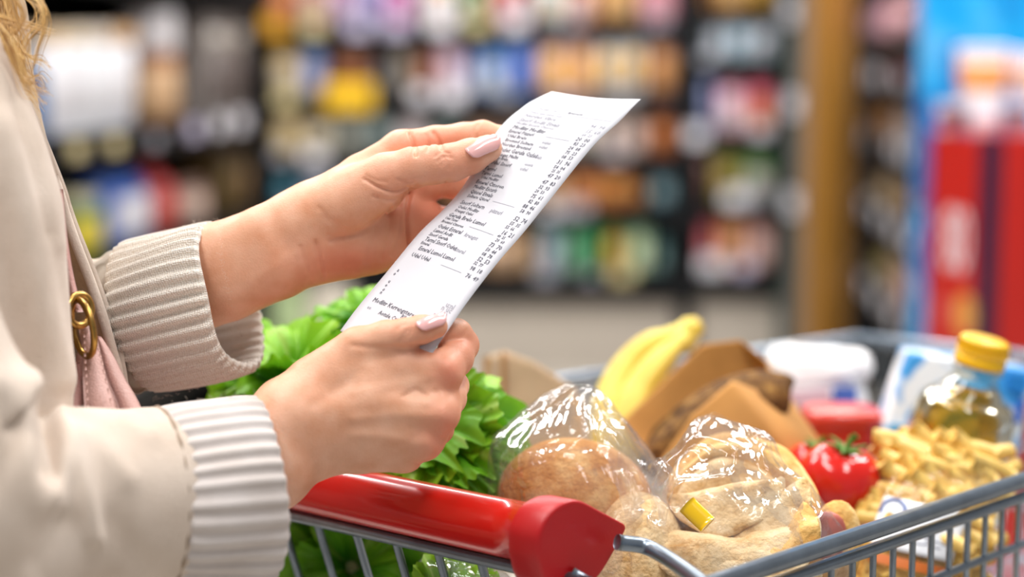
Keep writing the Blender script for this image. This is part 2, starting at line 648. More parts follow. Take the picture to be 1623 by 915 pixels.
# ---- long unit across the aisle
MID = Face((PY(418, 300, 7.0).x, 7.0), (PY(1082, 300, 6.95).x, 6.95))
zA = [MID.hit(750, y)[1] for y in (34, 150, 244, 326, 432)]
rootM, shM = unit_frame(MID, 'shelving_unit', 'long black shelving unit across the aisle stocked with small packs', 0.0, MID.L, zA, 2.05, .5, .075, plinth=MID.hit(750, 478)[1])
obj('base_edge', *MID.box(0, MID.L, -.004, .03, MID.hit(750, 480)[1], MID.hit(750, 447)[1]), DARK, rootM, smooth=False)
stock(MID, 'the long unit', [
    ('top shelf', zA[0], [(424, 466, -45, 'jar', '#c98a1c', '#c46a5c', '#b04a4a'), (470, 520, -50, 'bag', '#b86a70', BE, PK), (523, 562, -40, 'box', '#b79cc8', '#e6c8dc', MG), (565, 608, -45, 'bag', '#8d86b8', LV, W_), (612, 652, -50, 'box', '#d0409c', '#e9b4da', W_), (655, 668, -30, 'bottle', LV, W_, BL),
                           (670, 716, -45, 'bag', '#f0c2a2', W_, OR), (718, 738, -40, 'bottle', '#5aa06a', W_, GR), (740, 776, -50, 'box', '#6a8a2a', '#b8b890', OL), (778, 816, -48, 'bag', '#cc2a30', '#e8b0b4', W_), (818, 846, -46, 'box', '#d84a40', W_, RD), (852, 896, -40, 'bag', '#c8d6dc', '#e8d8b8', LB),
                           (899, 942, -45, 'box', '#e8a08c', '#e8c8c4', RD), (946, 972, -48, 'jar', '#e09a4a', '#e8b070', AM), (974, 1010, -45, 'jar', '#dca05a', '#e0b880', BR), (1014, 1074, -50, 'bag', '#c47a8c', '#d89aa4', '#8c4a58')]),
    ('second shelf', zA[1], [(424, 472, 66, 'jar', '#a8801a', '#d6c4a6', '#8e6a10'), (474, 514, 78, 'bag', '#41689e', '#b8b4d4', LB), (522, 588, 72, 'box', '#5a3014', '#8a4a1c', '#3a1c10'), (592, 616, 84, 'bottle', '#37424e', '#566472', '#20262c'), (619, 656, 76, 'bag', '#6e6052', '#8a7c6c', '#3f342a'), (658, 690, 74, 'jar', '#7c3e1e', '#a4603a', '#4a2010'),
                             (692, 732, 70, 'bag', '#c4a2b2', '#d8c0cc', PK), (734, 762, 78, 'bottle', '#8494cc', '#c8ccdc', W_), (764, 800, 76, 'bag', '#5d8fcf', '#d6dce2', BL), (802, 848, 58, 'box', '#1768ba', '#7f8edc', '#0d4f9a'), (853, 900, 46, 'bag', '#f1c6ba', '#f2b54c', '#e07a6a'), (902, 944, 44, 'bag', '#ecb8a8', '#f0b048', '#de6a5c'),
                             (947, 984, 44, 'box', '#dcd4cc', '#eec47c', '#a8c0dc'), (986, 1022, 46, 'box', '#dcdcdc', '#f0bc60', W_), (1030, 1074, 50, 'jar', '#c88a72', '#dc9c60', '#1a4f94')]),
    ('third shelf', zA[2], [(430, 478, 176, 'bag', '#c2a264', '#d8c49c', BR), (480, 524, 182, 'jar', '#b8a078', '#d4c8b0', '#8a7a5a'), (532, 572, 184, 'box', '#8a8a82', '#a8a89c', '#5a6a62'), (578, 620, 180, 'can', '#5c6a6a', '#8a9a98', '#3a4a4a'), (626, 680, 178, 'bag', '#a89a98', '#c8bcc0', '#7a6a6a'), (686, 730, 182, 'box', '#4a5a5a', '#6a7a72', '#2a3a3a'), (736, 790, 180, 'jar', '#6a4a3a', '#8a6a52', '#3a2a20'),
                            (796, 850, 180, 'bag', '#7a6258', '#a08a7c', '#4a3a34'), (856, 900, 182, 'box', '#8a7a70', '#a89a90', BR), (906, 950, 182, 'box', '#b0a090', '#c8bcb0', BE), (956, 988, 178, 'bag', '#cdbcae', '#e0c8c4', '#a88a78'), (990, 1026, 178, 'bag', '#c4ab9c', '#d8bcb4', '#8a6a5a'), (1030, 1074, 172, 'box', '#a85a2e', '#c8783c', '#6a2a18')]),
    ('fourth shelf', zA[3], [(424, 470, 276, 'can', '#27667c', '#4a8aa0', '#12394a'), (474, 520, 274, 'bag', '#5a6a84', '#8a9ab4', '#3a4a6a'), (526, 580, 272, 'box', '#4a5a6a', '#7a8a9a', '#2a3a4a'), (700, 770, 270, 'bag', '#a86a3a', '#c88a5a', BR), (775, 850, 270, 'box', '#b88a5a', '#c8a07a', BR), (856, 900, 268, 'bag', '#cf9a66', '#d8b088', '#b8743a'), (903, 948, 262, 'box', '#dd8240', '#e89858', '#c06428'), (950, 1000, 262, 'box', '#d47a36', '#d8964c', '#b0601e'),
                             (1003, 1026, 272, 'bottle', '#8a5a2c', '#b0804a', '#4a2a12'), (1030, 1076, 268, 'bag', '#46707e', '#7c98a0', '#28444e')]),
    ('bottom shelf', zA[4], [(424, 470, 360, 'bag', '#7a9a6a', '#c8d0b8', GR), (474, 540, 358, 'box', '#5a6a74', '#a0a8a8', '#3a4a54'), (700, 760, 356, 'bag', '#a8a08a', '#c8c0aa', OL), (764, 826, 356, 'box', '#c49a72', '#dcb898', BR), (830, 852, 360, 'bottle', '#b8946e', '#d8b48c', '#8a5a3a'), (854, 890, 358, 'bag', '#7fa6ac', '#b8b8d0', '#3f8288'), (892, 926, 362, 'bag', '#4a9464', '#8ab89a', '#1f6a3c'),
                             (928, 956, 354, 'box', '#138a4a', '#1f9a58', '#0c6a38'), (958, 990, 356, 'jar', '#b0902c', '#dca23a', '#5a8a2c'), (993, 1032, 358, 'bag', '#a4c49c', '#d4dcae', '#4a9460'), (1035, 1058, 366, 'bottle', '#3f6a6c', '#7fa0a0', '#1f4a4a')])], .03)
for (x, y, k, w, h, m_, lb) in ((436, 38, 0, 36, 34, AMB, 'amber shelf tag'), (497, 42, 0, 34, 24, BEI, 'beige shelf tag'), (568, 44, 0, 34, 22, LAV, None), (627, 42, 0, 36, 24, LAV, None), (698, 40, 0, 38, 24, None, None), (757, 38, 0, 32, 22, BEI, None), (817, 36, 0, 34, 26, None, None), (906, 34, 0, 36, 14, GRYT, None), (1042, 34, 0, 36, 14, GRYT, None),
                                (553, 152, 1, 78, 44, YEL, 'large yellow price tag'), (455, 156, 1, 34, 24, BEI, None), (668, 150, 1, 28, 22, None, None), (718, 150, 1, 36, 26, None, None), (800, 150, 1, 50, 16, GRYT, None), (900, 152, 1, 44, 14, GRYT, None), (985, 152, 1, 44, 14, GRYT, None), (500, 250, 2, 34, 22, None, None), (446, 246, 2, 24, 16, GRYT, None), (975, 246, 2, 40, 14, GRYT, None),
                                (910, 330, 3, 60, 22, GRYT, None), (870, 334, 3, 24, 16, None, None), (470, 330, 3, 36, 18, GRYT, None), (865, 436, 4, 34, 18, GRYT, None), (935, 438, 4, 30, 12, GRYT, None), (986, 436, 4, 34, 20, BEI, None)):
    price_tag(MID, shM[k], x, y, w, h, m_, lb)

# ---- end bay by the pillar
ENB = Face((PY(1082, 300, 6.95).x, 6.95), (PY(1246, 300, 6.9).x, 6.9))
ENB.lo = .07
zB = [ENB.hit(1160, y)[1] for y in (14, 92, 210, 322, 428)]
rootE, shE = unit_frame(ENB, 'shelving_unit', 'narrow dark green end bay of shelving beside the wooden pillar', 0.04, ENB.L, zB, 2.05, .5, .06, plinth=ENB.hit(1160, 474)[1])
obj('base_edge', *ENB.box(0.02, ENB.L, -.004, .03, ENB.hit(1160, 476)[1], ENB.hit(1160, 444)[1]), DARK, rootE, smooth=False)
GPOST = mat('green_post', '#17342d', .5)
obj('corner_post', *ENB.box(ENB.L - .02, ENB.L + .03, -.02, .03, 0, 2.05), GPOST, rootE, smooth=False, label='dark green corner post')
stock(ENB, 'the end bay', [
    ('top shelf', zB[0], [(1086, 1132, -60, 'jar', '#b8741c', '#a8681c', '#7a4a12'), (1136, 1182, -60, 'bag', '#d8a25c', '#dcae72', BR), (1186, 1226, -60, 'jar', '#b8861e', '#c89a3c', '#7a5a12')]),
    ('second shelf', zB[1], [(1086, 1120, 24, 'bag', '#cfdbe6', '#e4e8ee', LB), (1122, 1152, 28, 'bag', '#c0ccda', '#d8dee8', '#8aa8b8'), (1154, 1190, 26, 'box', '#d4e4ee', '#b4d4ea', W_), (1192, 1226, 28, 'box', '#c8d8e4', '#e0e0ea', '#7fa8b8')]),
    ('third shelf', zB[2], [(1088, 1134, 122, 'can', '#2f5fae', '#93a0cf', '#5a6a8a'), (1138, 1182, 132, 'bag', '#e2a4b6', '#f0e2e6', '#c85a7a'), (1185, 1228, 128, 'bag', '#cf5068', '#e8905a', '#e0889a')]),
    ('fourth shelf', zB[3], [(1086, 1128, 224, 'tub', '#6a4038', '#8a6058', '#d8a8bc'), (1132, 1174, 236, 'box', '#80802a', '#a48a3c', '#5a5a1a'), (1177, 1226, 236, 'bag', '#4f7f38', '#c4bcb4', '#2f5a20')]),
    ('bottom shelf', zB[4], [(1086, 1134, 348, 'bag', '#c04e5a', '#d8747c', '#8a2a34'), (1138, 1180, 350, 'box', '#dc9450', '#e0a880', '#a85c28'), (1183, 1226, 350, 'bag', '#d8a49a', '#e4c0b8', '#b06a60')])], .03)
for (x, y, k, w, h, m_) in ((1104, 214, 2, 30, 26, None), (1165, 314, 3, 34, 26, None), (1200, 312, 3, 28, 20, GRYT), (1128, 420, 4, 36, 26, None), (1178, 424, 4, 28, 22, LAV), (1120, 92, 1, 40, 12, GRYT), (1205, 206, 2, 26, 20, None)):
    price_tag(ENB, shE[k], x, y, w, h, m_)
# pale end panel with two hanging cards
EP = Face((PY(1255, 300, 6.86).x, 6.86), (PY(1276, 300, 6.78).x, 6.78))
rt = thing('end_panel', EP.pt(EP.L / 2, .02, 0), 'pale grey end panel between the green post and the pillar', 'panel')
obj('panel', *EP.box(0, EP.L, 0, .03, 0, 2.05), mat('panel_grey', '#77706b', .5, noise=.1, nscale=3), rt, smooth=False)
for (x, y) in ((1262, 165), (1262, 322), (1256, 18)):
    l, z = EP.hit(x, y)
    obj('price_card', *EP.box(l - .04, l + .04, -.02, -.014, z - .045, z + .045, .001), TAGW, rt, smooth=False)

# ---- wooden pillar
WOOD, t_, b_ = nt('pillar_wood')
tc_ = N(t_, 'ShaderNodeTexCoord')
mp_ = N(t_, 'ShaderNodeMapping')
mp_.inputs['Scale'].default_value = (14, 14, 1.2)
t_.links.new(tc_.outputs['Object'], mp_.inputs['Vector'])
nz_ = N(t_, 'ShaderNodeTexNoise', Scale=1.6, Detail=5.0, Distortion=.8)
t_.links.new(mp_.outputs['Vector'], nz_.inputs['Vector'])
rp_ = N(t_, 'ShaderNodeValToRGB')
rp_.color_ramp.elements[0].color, rp_.color_ramp.elements[1].color = srgb('#8e611f'), srgb('#b88233')
t_.links.new(nz_.outputs['Fac'], rp_.inputs['Fac'])
t_.links.new(rp_.outputs['Color'], b_.inputs['Base Color'])
b_.inputs['Roughness'].default_value = .5
a_, c_ = PY(1276, 300, 6.10), PY(1350, 300, 5.95)
V, F = hexa([(a_.x, 6.10, 0), (PY(1300, 300, 5.93).x, 5.93, 0), (c_.x, 5.97, 0), (c_.x - .03, 6.18, 0)], [(a_.x, 6.10, 3.4), (PY(1300, 300, 5.93).x, 5.93, 3.4), (c_.x, 5.97, 3.4), (c_.x - .03, 6.18, 3.4)], .006)
tag(obj('pillar', V, F, WOOD, smooth=False), 'golden brown wooden pillar between the end bay and the far shelves', 'pillar', kind='thing')

# ---- unit receding beyond the pillar
FAR = Face((PY(1350, 300, 6.6).x, 6.6), (PY(1500, 300, 3.95).x, 3.95))
zF = [FAR.hit(1385, y)[1] for y in (66, 124, 224, 330, 456)]
lF = FAR.L
rootF, shF = unit_frame(FAR, 'shelving_unit', 'black shelving seen at a slant between the pillar and the red box', 0.0, lF, zF, 2.05, .45, .07)
stock(FAR, 'the slanted unit', [
    ('top shelf', zF[0], [(1362, 1384, -10, 'bag', '#7a5a62', '#c89aa8', PK), (1386, 1412, -12, 'bag', '#c88a98', '#e0b0bc', '#9a5a6a'), (1414, 1446, -14, 'box', '#b88c94', '#d8a8ac', BR)]),
    ('second shelf', zF[1], [(1360, 1384, 82, 'jar', '#3a1a1c', '#5a2a2c', '#2a1214'), (1386, 1412, 84, 'jar', '#6a1a20', '#8a2a30', '#4a1014'), (1414, 1448, 86, 'bag', '#8a1c24', '#b85a68', '#5a1016')]),
    ('third shelf', zF[2], [(1360, 1382, 160, 'bag', '#8a5a24', '#a87434', '#4a2f12'), (1384, 1412, 158, 'jar', '#b8762a', '#9a6a3a', '#6a4416'), (1414, 1448, 160, 'bag', '#8c8480', '#a89c98', '#5a5450')]),
    ('fourth shelf', zF[3], [(1360, 1382, 268, 'box', '#5a4430', '#8a6c4a', '#32261a'), (1384, 1412, 272, 'bag', '#9c8262', '#b09a7a', '#5a462e'), (1414, 1446, 280, 'jar', '#8a6a4a', '#a8845c', '#4a3420')]),
    ('bottom shelf', zF[4], [(1360, 1382, 392, 'bag', '#5c4626', '#80683e', '#36280f'), (1384, 1412, 396, 'bag', '#6f6a3c', '#9a8a5c', '#3a3a1c'), (1414, 1446, 400, 'box', '#b08878', '#c8a090', '#6a4a40')])], .03)
for (x, y, k, w, h) in ((1378, 118, 1, 22, 20), (1394, 121, 1, 18, 18), (1430, 130, 1, 18, 16), (1372, 216, 2, 22, 22), (1420, 236, 2, 20, 20), (1438, 246, 2, 16, 18), (1372, 326, 3, 22, 20), (1396, 344, 3, 20, 20), (1420, 362, 3, 20, 22), (1444, 382, 3, 18, 20), (1372, 450, 4, 22, 20), (1394, 474, 4, 20, 22), (1418, 500, 4, 20, 22), (1446, 530, 4, 20, 22)):
    price_tag(FAR, shF[k], x, y, w * 1.5, h * 1.45, TAGW)

# ---- unit at the left, receding towards the long one
LFT = Face((PY(-60, 300, 3.0).x, 3.0), (PY(418, 300, 5.05).x, 5.05))
zL = [1.50, LFT.hit(160, 214)[1], LFT.hit(200, 402)[1], .52, .2]
rootL, shL = unit_frame(LFT, 'shelving_unit', 'black shelving unit near the coat with white tubs and a red bottle', 0.0, LFT.L, zL, 2.05, .45, .06)
stock(LFT, 'the near unit', [('top shelf', zL[0], []),
    ('upper shelf', zL[1], [(24, 76, 108, 'box', '#1f5d96', '#2a6fae', '#144a7c'), (78, 114, 44, 'tub', '#eceaf0', '#f2f0f4', '#efd0a8'), (116, 152, 42, 'tub', '#eeeef2', '#e8e6ea', '#f0dcc0'), (154, 190, 42, 'tub', '#ececf0', '#f0f0f4', '#efe0d0'), (192, 228, 42, 'tub', '#e8e8ee', '#f0eef2', '#e0b078'), (231, 318, 16, 'jarw', '#a8683a', '#e2b88c', '#f2eef2'), (324, 364, 28, 'box', '#8c8480', '#6a5f5c', '#d0c8c0'), (367, 408, 30, 'box', '#7c706a', '#5a4c48', '#bcb2a8')]),
    ('middle shelf', zL[2], [(122, 146, 306, 'jar', '#3c7438', '#d8c440', '#d8d0a8'), (148, 171, 306, 'jar', '#4a8040', '#e0cc3c', '#c8c8b4'), (174, 246, 250, 'bag', '#3f66ba', '#dcdce6', '#2c4f9c'), (251, 299, 252, 'bottle', '#c43c3c', '#cc5248', '#d86068'), (303, 346, 286, 'jar', '#c4a494', '#d8bcac', '#8a6a5c'), (349, 378, 228, 'box', '#4c3a18', '#6a5428', '#2c2008'), (381, 410, 226, 'box', '#584420', '#8a6a4a', '#32240c')]),
    ('lower shelf', zL[3], [(120, 176, 560, 'bag', '#c8c2ba', '#dcd8d2', '#a8a29a'), (179, 236, 560, 'bag', '#cfcac6', '#e0dcda', '#b0aaa6'), (239, 297, 556, 'box', '#b8b4b0', '#d0ccc8', '#98948e'), (300, 340, 436, 'bag', '#5a6a5a', '#8a9a80', '#3a4a3a'), (342, 376, 440, 'box', '#4a4a5a', '#6a6a7a', '#2a2a3a'), (379, 411, 440, 'box', '#363b52', '#4a5068', '#22263a')])], .03)
for (x, y, k, w, h, m_) in ((120, 238, 1, 50, 26, BEI), (180, 230, 1, 50, 26, BEI), (245, 222, 1, 26, 20, GRYT), (305, 206, 1, 38, 28, LAV), (346, 198, 1, 36, 28, None), (380, 192, 1, 36, 30, None), (330, 400, 2, 30, 20, None)):
    price_tag(LFT, shL[k], x, y, w, h, m_)

# ---- pale sacks stacked on the floor past the near unit
for i, (x0, x1, y0, y1, c1, c2) in enumerate(((428, 482, 448, 560, '#b4c894', '#d0d8b8'), (484, 560, 452, 560, '#cfc4b4', '#ddd4c8'))):
    fcs = Face((PY(x0, 500, 5.6).x, 5.6), (PY(x1, 500, 5.6).x, 5.6))
    z1 = fcs.hit(x0, y0)[1]
    product(fcs, 0, fcs.L, 0.0, z1, 'bag', c1, c2, c1, ('pale green' if i == 0 else 'pale beige') + ' sack standing on the floor in front of the long unit', 'sack', 'sacks on the floor', 0.0)

# ---- blue promotional board
BLU, t_, b_ = nt('blue_artwork')
tc_ = N(t_, 'ShaderNodeTexCoord')
nz_ = N(t_, 'ShaderNodeTexNoise', Scale=3.4, Detail=2.0, Distortion=.7)
t_.links.new(tc_.outputs['Object'], nz_.inputs['Vector'])
rp_ = N(t_, 'ShaderNodeValToRGB')
rp_.color_ramp.elements[0].position, rp_.color_ramp.elements[1].position = .30, .72
rp_.color_ramp.elements[0].color, rp_.color_ramp.elements[1].color = srgb('#0868bc'), srgb('#6cbcf0')
e_ = rp_.color_ramp.elements.new(.52)
e_.color = srgb('#00a6ea')
t_.links.new(nz_.outputs['Fac'], rp_.inputs['Fac'])
t_.links.new(rp_.outputs['Color'], b_.inputs['Base Color'])
b_.inputs['Roughness'].default_value = .35
PB = Face((PY(1452, 300, 3.72).x, 3.72), (PY(1800, 300, 3.60).x, 3.60))
rt = thing('display_board', PB.pt(PB.L / 2, .02, 0), 'tall sky blue printed display board behind the red box', 'board')
obj('board', *PB.box(0, PB.L, 0, .03, 0, 1.75), BLU, rt, smooth=False)
obj('board_edge', *PB.box(-.006, 0, -.004, .034, 0, 1.75), plain('#4a96d2'), rt, smooth=False)
for (x0, x1, y0, y1, c) in ((1452, 1470, 150, 330, '#0c5fae'), (1500, 1540, 70, 150, '#0f74c8')):
    l0, z1 = PB.hit(x0, y0)
    l1, z0 = PB.hit(x1, y1)
    obj('printed_shape', *PB.box(max(l0, .001), l1, -.0025, .004, z0, z1, .001), plain(c), rt, smooth=False)

# ---- red display box with lettering
cz = PY(1567, 218, 3.10).z
cA, cB, cC = PY(1474, 300, 3.34), PY(1566, 300, 3.10), PY(1760, 300, 3.32)
rt = thing('display_box', ((cA.x + cC.x) / 2, 3.35, 0), 'red cardboard display box with white lettering and navy corner', 'display box')
redc = mat('red_card', '#c3190a', .35, noise=.06, nscale=6)
nav = mat('navy_card', '#180c34', .45)
bk = (cA.x + cC.x - cB.x, 3.56)
loop = [(cA.x, cA.y), (cB.x, cB.y), (cC.x, cC.y), bk]
obj('box', *hexa([(x, y, 0) for x, y in loop], [(x, y, cz) for x, y in loop], .003), redc, rt, smooth=False)
LFc = Face((cA.x, cA.y), (cB.x, cB.y))
RFc = Face((cB.x, cB.y), (cC.x, cC.y))
obj('corner_strip', *LFc.box(LFc.L - .028, LFc.L + .004, -.003, .004, .0, cz + .002), nav, rt, smooth=False, label='navy strip at the box corner')
obj('corner_strip', *RFc.box(-.003, .034, -.003, .004, .0, cz + .002), nav, rt, smooth=False, label='navy strip at the box corner')
obj('edge_strip', *LFc.box(-.002, .006, -.0025, .004, .0, cz + .002), plain('#8c1236'), rt, smooth=False)


def face_text(fc, body, px, py, hpx, m, parent, squeeze=1.0):
    cu = bpy.data.curves.new('lettering', 'FONT')
    cu.body = body
    cu.align_x, cu.align_y = 'CENTER', 'CENTER'
    cu.resolution_u = 4
    cu.extrude = .0006
    cu.offset = .012
    to = bpy.data.objects.new('lettering', cu)
    COL.objects.link(to)
    dep = bpy.context.evaluated_depsgraph_get()
    me = to.evaluated_get(dep).to_mesh()
    C = np.zeros(len(me.vertices) * 3)
    me.vertices.foreach_get('co', C)
    C = C.reshape(-1, 3)
    F = [list(p.vertices) for p in me.polygons]
    to.evaluated_get(dep).to_mesh_clear()
    bpy.data.objects.remove(to)
    l, z = fc.hit(px, py)
    _, z2 = fc.hit(px, py + hpx / 2)
    s = abs(z - z2) * 2 / (C[:, 1].max() - C[:, 1].min())
    V = np.array([list(fc.pt(l + c[0] * s * squeeze, -.0015 - c[2], z + c[1] * s)) for c in C])
    return obj('lettering', V, F, m, parent, smooth=False, label='white printed lettering')


face_text(LFc, '80', 1516, 385, 100, plain('#f2dfe4'), rt, .62)
l, z = LFc.hit(1530, 500)
obj('printed_sun', *lathe([(0, .0012), (.040, .0012), (.040, 0)], 28, LFc.pt(l, .0, z), LFc.n), plain('#e8a04a'), rt, smooth=False, label='orange printed disc')
l, z = LFc.hit(1492, 492)
obj('printed_patch', *lathe([(0, .0012), (.022, .0012), (.022, 0)], 24, LFc.pt(l, .0, z), LFc.n), plain('#d8605c'), rt, smooth=False, label='pale red printed disc')


def cup(px0, px1, yb, yt, Y, z0, c1, c2, c3, label, kind='tub'):
    f = Face((PY(px0, 200, Y).x, Y), (PY(px1, 200, Y).x, Y))
    product(f, 0, f.L, z0 + .002, f.hit((px0 + px1) / 2, yt)[1], kind, c1, c2, c3, label, 'tub', None, 0)


cup(1492, 1538, 216, 166, 3.28, cz, '#ece6ee', '#c8504c', '#f0ecf2', 'white tub with red label on the red box, by its outer edge')
cup(1541, 1590, 216, 168, 3.20, cz, '#efeaf2', '#f0e2e6', '#e8e6f2', 'plain white tub on the red box above the navy corner')
cup(1594, 1644, 216, 170, 3.24, cz, '#e6e6f0', '#d8d0e0', '#8f90c4', 'white tub with lilac lid on the red box')
zt = PY(1560, 167, 3.27).z
V, F = rbox(PY(1495, 167, 3.27).x, PY(1650, 167, 3.27).x, 3.22, 3.33, zt - .002, zt + .004, .001)
sh_ = obj('stack_tray', V, F, plain('#e8e4ee'), rt, smooth=False)
cup(1526, 1606, 167, 74, 3.24, zt + .005, '#f1dfd8', '#f3a052', '#efe6f0', 'big white tub with orange label on top of the stacked tubs', 'tub')
cup(1608, 1660, 167, 80, 3.26, zt + .005, '#e8e0ee', '#eec0a0', '#f0eaf4', 'white tub with peach label beside the big orange labelled tub', 'tub')
# ================================================================== SHOPPING CART
RH = P(926, 864, 0.975)                      # near end of the handle
HD = Vector((-0.782, 0.623, 0)).normalized()   # along the handle, away from the lens
LD = Vector((0.715, 0.699, 0)).normalized()    # along the basket
HZ = RH.z
BC = P(1112, 932, 0.94)                      # rear corner of the basket rim at the lens side
RZ = BC.z
BW, BL, BH = 0.55, 0.84, 0.20


def bpt(w, l, z):
    """basket coordinates: w across (0 lens side), l along, z world height"""
    tap = 0.055 * l / BL
    return Vector((BC.x, BC.y, 0)) + HD * (w * (1 - 2 * tap / BW)) + LD * l + Vector((0, 0, z))


def build_cart():
    zinc = mat('zinc_wire', '#8e99a6', 0.3, metal=0.8, noise=.18, nscale=70)
    red = mat('red_plastic', '#d41a12', 0.24, coat=0.5, noise=.05, nscale=20)
    cap = mat('red_cap_plastic', '#bb1218', 0.38, noise=.06, nscale=25, bump=.06, bscale=500)
    root = thing('shopping_cart', bpt(.27, .4, 0), 'grey wire shopping cart with a red push handle, full of groceries', 'shopping cart')
    bot = RZ - BH

    def rod(name, pts, r, n=10, m=zinc, lab=None, smooth_n=0):
        C = np.array([list(p) for p in pts])
        if smooth_n:
            C = spline(C, smooth_n)
        return obj(name, *tube(C, r, n), m, root, label=lab)
    # handle bar, sleeves and end caps
    hl = 0.56
    A, B = RH, RH + HD * hl
    up = Vector((0, 0, 1))
    prof = lambda a, t: 1.0
    C = [A + HD * (0.035 + (hl - 0.07) * t) for t in np.linspace(0, 1, 24)]
    h = obj('handle', *tube([list(c) for c in C], .0174, 32), red, root, label='glossy red push handle')
    for e, sg in ((A, 1), (B, -1)):
        D = HD * sg
        c0 = e + D * .038
        mb = MB()
        mb.add(*tube([list(c0 + D * x) for x in (.002, .001, 0, -.012, -.024, -.025)], [.0178, .0188, .0191, .0193, .0193, .0188], 32))
        ob = mb.build('handle_collar', red, h)
        # shield-shaped end cap: a rounded plate whose tip points to the basket
        o = e + D * .012
        pts = []
        tip = Vector(tuple(-D)) * .006
        fw = LD
        shape = [(-.020, -.004), (-.0195, .008), (-.013, .0175), (-.003, .0215), (.008, .0205), (.022, .0125), (.036, .004), (.041, .0005), (.0405, -.003), (.033, -.012), (.022, -.023), (.008, -.029), (-.006, -.027), (-.0155, -.0185)]
        shape = [(x * 1.22 - .002, y * 1.12) for x, y in shape]
        S = spline(shape + shape[:1], 57)[:-1]
        rings = []
        for off, sc in ((.022, .80), (.020, .97), (.016, 1.0), (.0, 1.0), (-.0012, .99), (-.002, .965), (-.0022, .94), (-.0022, .90)):
            cx, cy = S.mean(0)
            rings.append([list(o + D * off + fw * (cx + (x - cx) * sc) + up * (cy + (y - cy) * sc)) for x, y in S])
        V = np.array(rings).reshape(-1, 3)
        k = len(S)
        F = gridF(len(rings), k, closev=True) + [list(range(k)), list(range((len(rings) - 1) * k, len(rings) * k))[::-1]]
        obj('end_cap', V, F, cap, root, sharp=50, label='matt red plastic handle end cap')
    # arms from the handle ends down to the basket corners
    for w, e, sg in ((0, A, 1), (BW, B, -1)):
        c = bpt(w, 0, RZ - .004)
        rod('handle_arm', [e + LD * .028 + up * -.004, e + LD * .045 - HD * (sg * .012) + up * -.010, c - HD * (sg * .004) + up * .004, c + up * -.008, c + LD * .006 + up * -.05, c + LD * .02 + up * -.16], .0048, 12, smooth_n=40)
        rod('handle_bracket', [e + up * -.02 + HD * (sg * .01), e + up * -.03 - HD * (sg * .004) + LD * .01, e + up * -.034 + LD * .022 - HD * (sg * .006)], .0055, 10, smooth_n=14)
    # rims
    for (w, z, r) in ((0, RZ, .0056), (0, RZ - .0120, .0040), (BW, RZ, .0056), (BW, RZ - .0120, .0040)):
        rod('rim', [bpt(w, .004, z), bpt(w, BL, z)], r, 12)
    rod('rim', [bpt(0, BL, RZ), bpt(BW, BL, RZ)], .0062, 12)
    for w in (0, BW):
        for dz in (.046, .12):
            rod('side_rail', [bpt(w, .01, RZ - dz), bpt(w, BL - .01, RZ - dz)], .0028, 8)
    # rear flap: top wire under the handle, hanging wires lean into the basket
    T0, T1 = P(468, 820, 1.120), P(868, 908, 0.992)
    T0.z = T1.z = (T0.z + T1.z) / 2
    dd = (T0 - T1).normalized()
    T1b, T0b = T1 - dd * .03, T1 + dd * (BW - .04)
    rod('flap_rail', [T1b, T0b], .0042, 12)
    lean = LD * .055 - up * (BH - .03)
    for t in (0.34, 0.62, 0.97):
        rod('flap_rail', [T1b + lean * t, T0b + lean * t], .0028, 8)
    nw = 16
    for i in range(nw):
        p = T1b + dd * (.012 + (BW + .0) * i / nw)
        rod('flap_wire', [p, p + lean], .0027, 8)
    # upright wires of the sides and front, floor wires
    for w in (0, BW):
        for i in range(38):
            l = .012 + (BL - .02) * i / 37
            rod('side_wire', [bpt(w, l, RZ - .0120), bpt(w, l, bot)], .0022, 7)
    for i in range(20):
        w = BW * (i + .5) / 20
        rod('front_wire', [bpt(w, BL, RZ), bpt(w, BL, bot)], .0022, 7)
    for i in range(16):
        w = BW * (i + .5) / 16
        rod('floor_wire', [bpt(w, .05, bot), bpt(w, BL, bot)], .0024, 7)
    for i in range(9):
        l = .05 + (BL - .05) * i / 8
        rod('floor_rail', [bpt(0, l, bot - .003), bpt(BW, l, bot - .003)], .003, 8)
    for dz in (.09, .15):
        rod('front_rail', [bpt(0, BL, RZ - dz), bpt(BW, BL, RZ - dz)], .0028, 8)
    # chassis and castors, below the frame
    for w in (.03, BW - .03):
        rod('chassis_tube', [bpt(w, .02, bot), bpt(w, .0, bot - .25), bpt(w, -.02, .16), bpt(w, .12, .13), bpt(w, .8, .13)], .011, 12, smooth_n=40)
        rod('chassis_strut', [bpt(w, .7, bot), bpt(w, .25, .14)], .010, 12)
    rubber = mat('castor_rubber', '#2a2c30', .7)
    for w in (.03, BW - .03):
        for l in (.03, .78):
            c = bpt(w, l, .055)
            f = obj('castor_fork', *rbox(c.x - .02, c.x + .02, c.y - .015, c.y + .015, .05, .135, .004), zinc, root, smooth=False)
            V, F = lathe([(.0, -.014), (.045, -.014), (.054, -.008), (.054, .008), (.045, .014), (.0, .014)], 24, c - HD * .001, HD)
            obj('wheel', V, F, rubber, root)
    return root


build_cart()

# ================================================================== GROCERIES
BOT = RZ - BH + .003


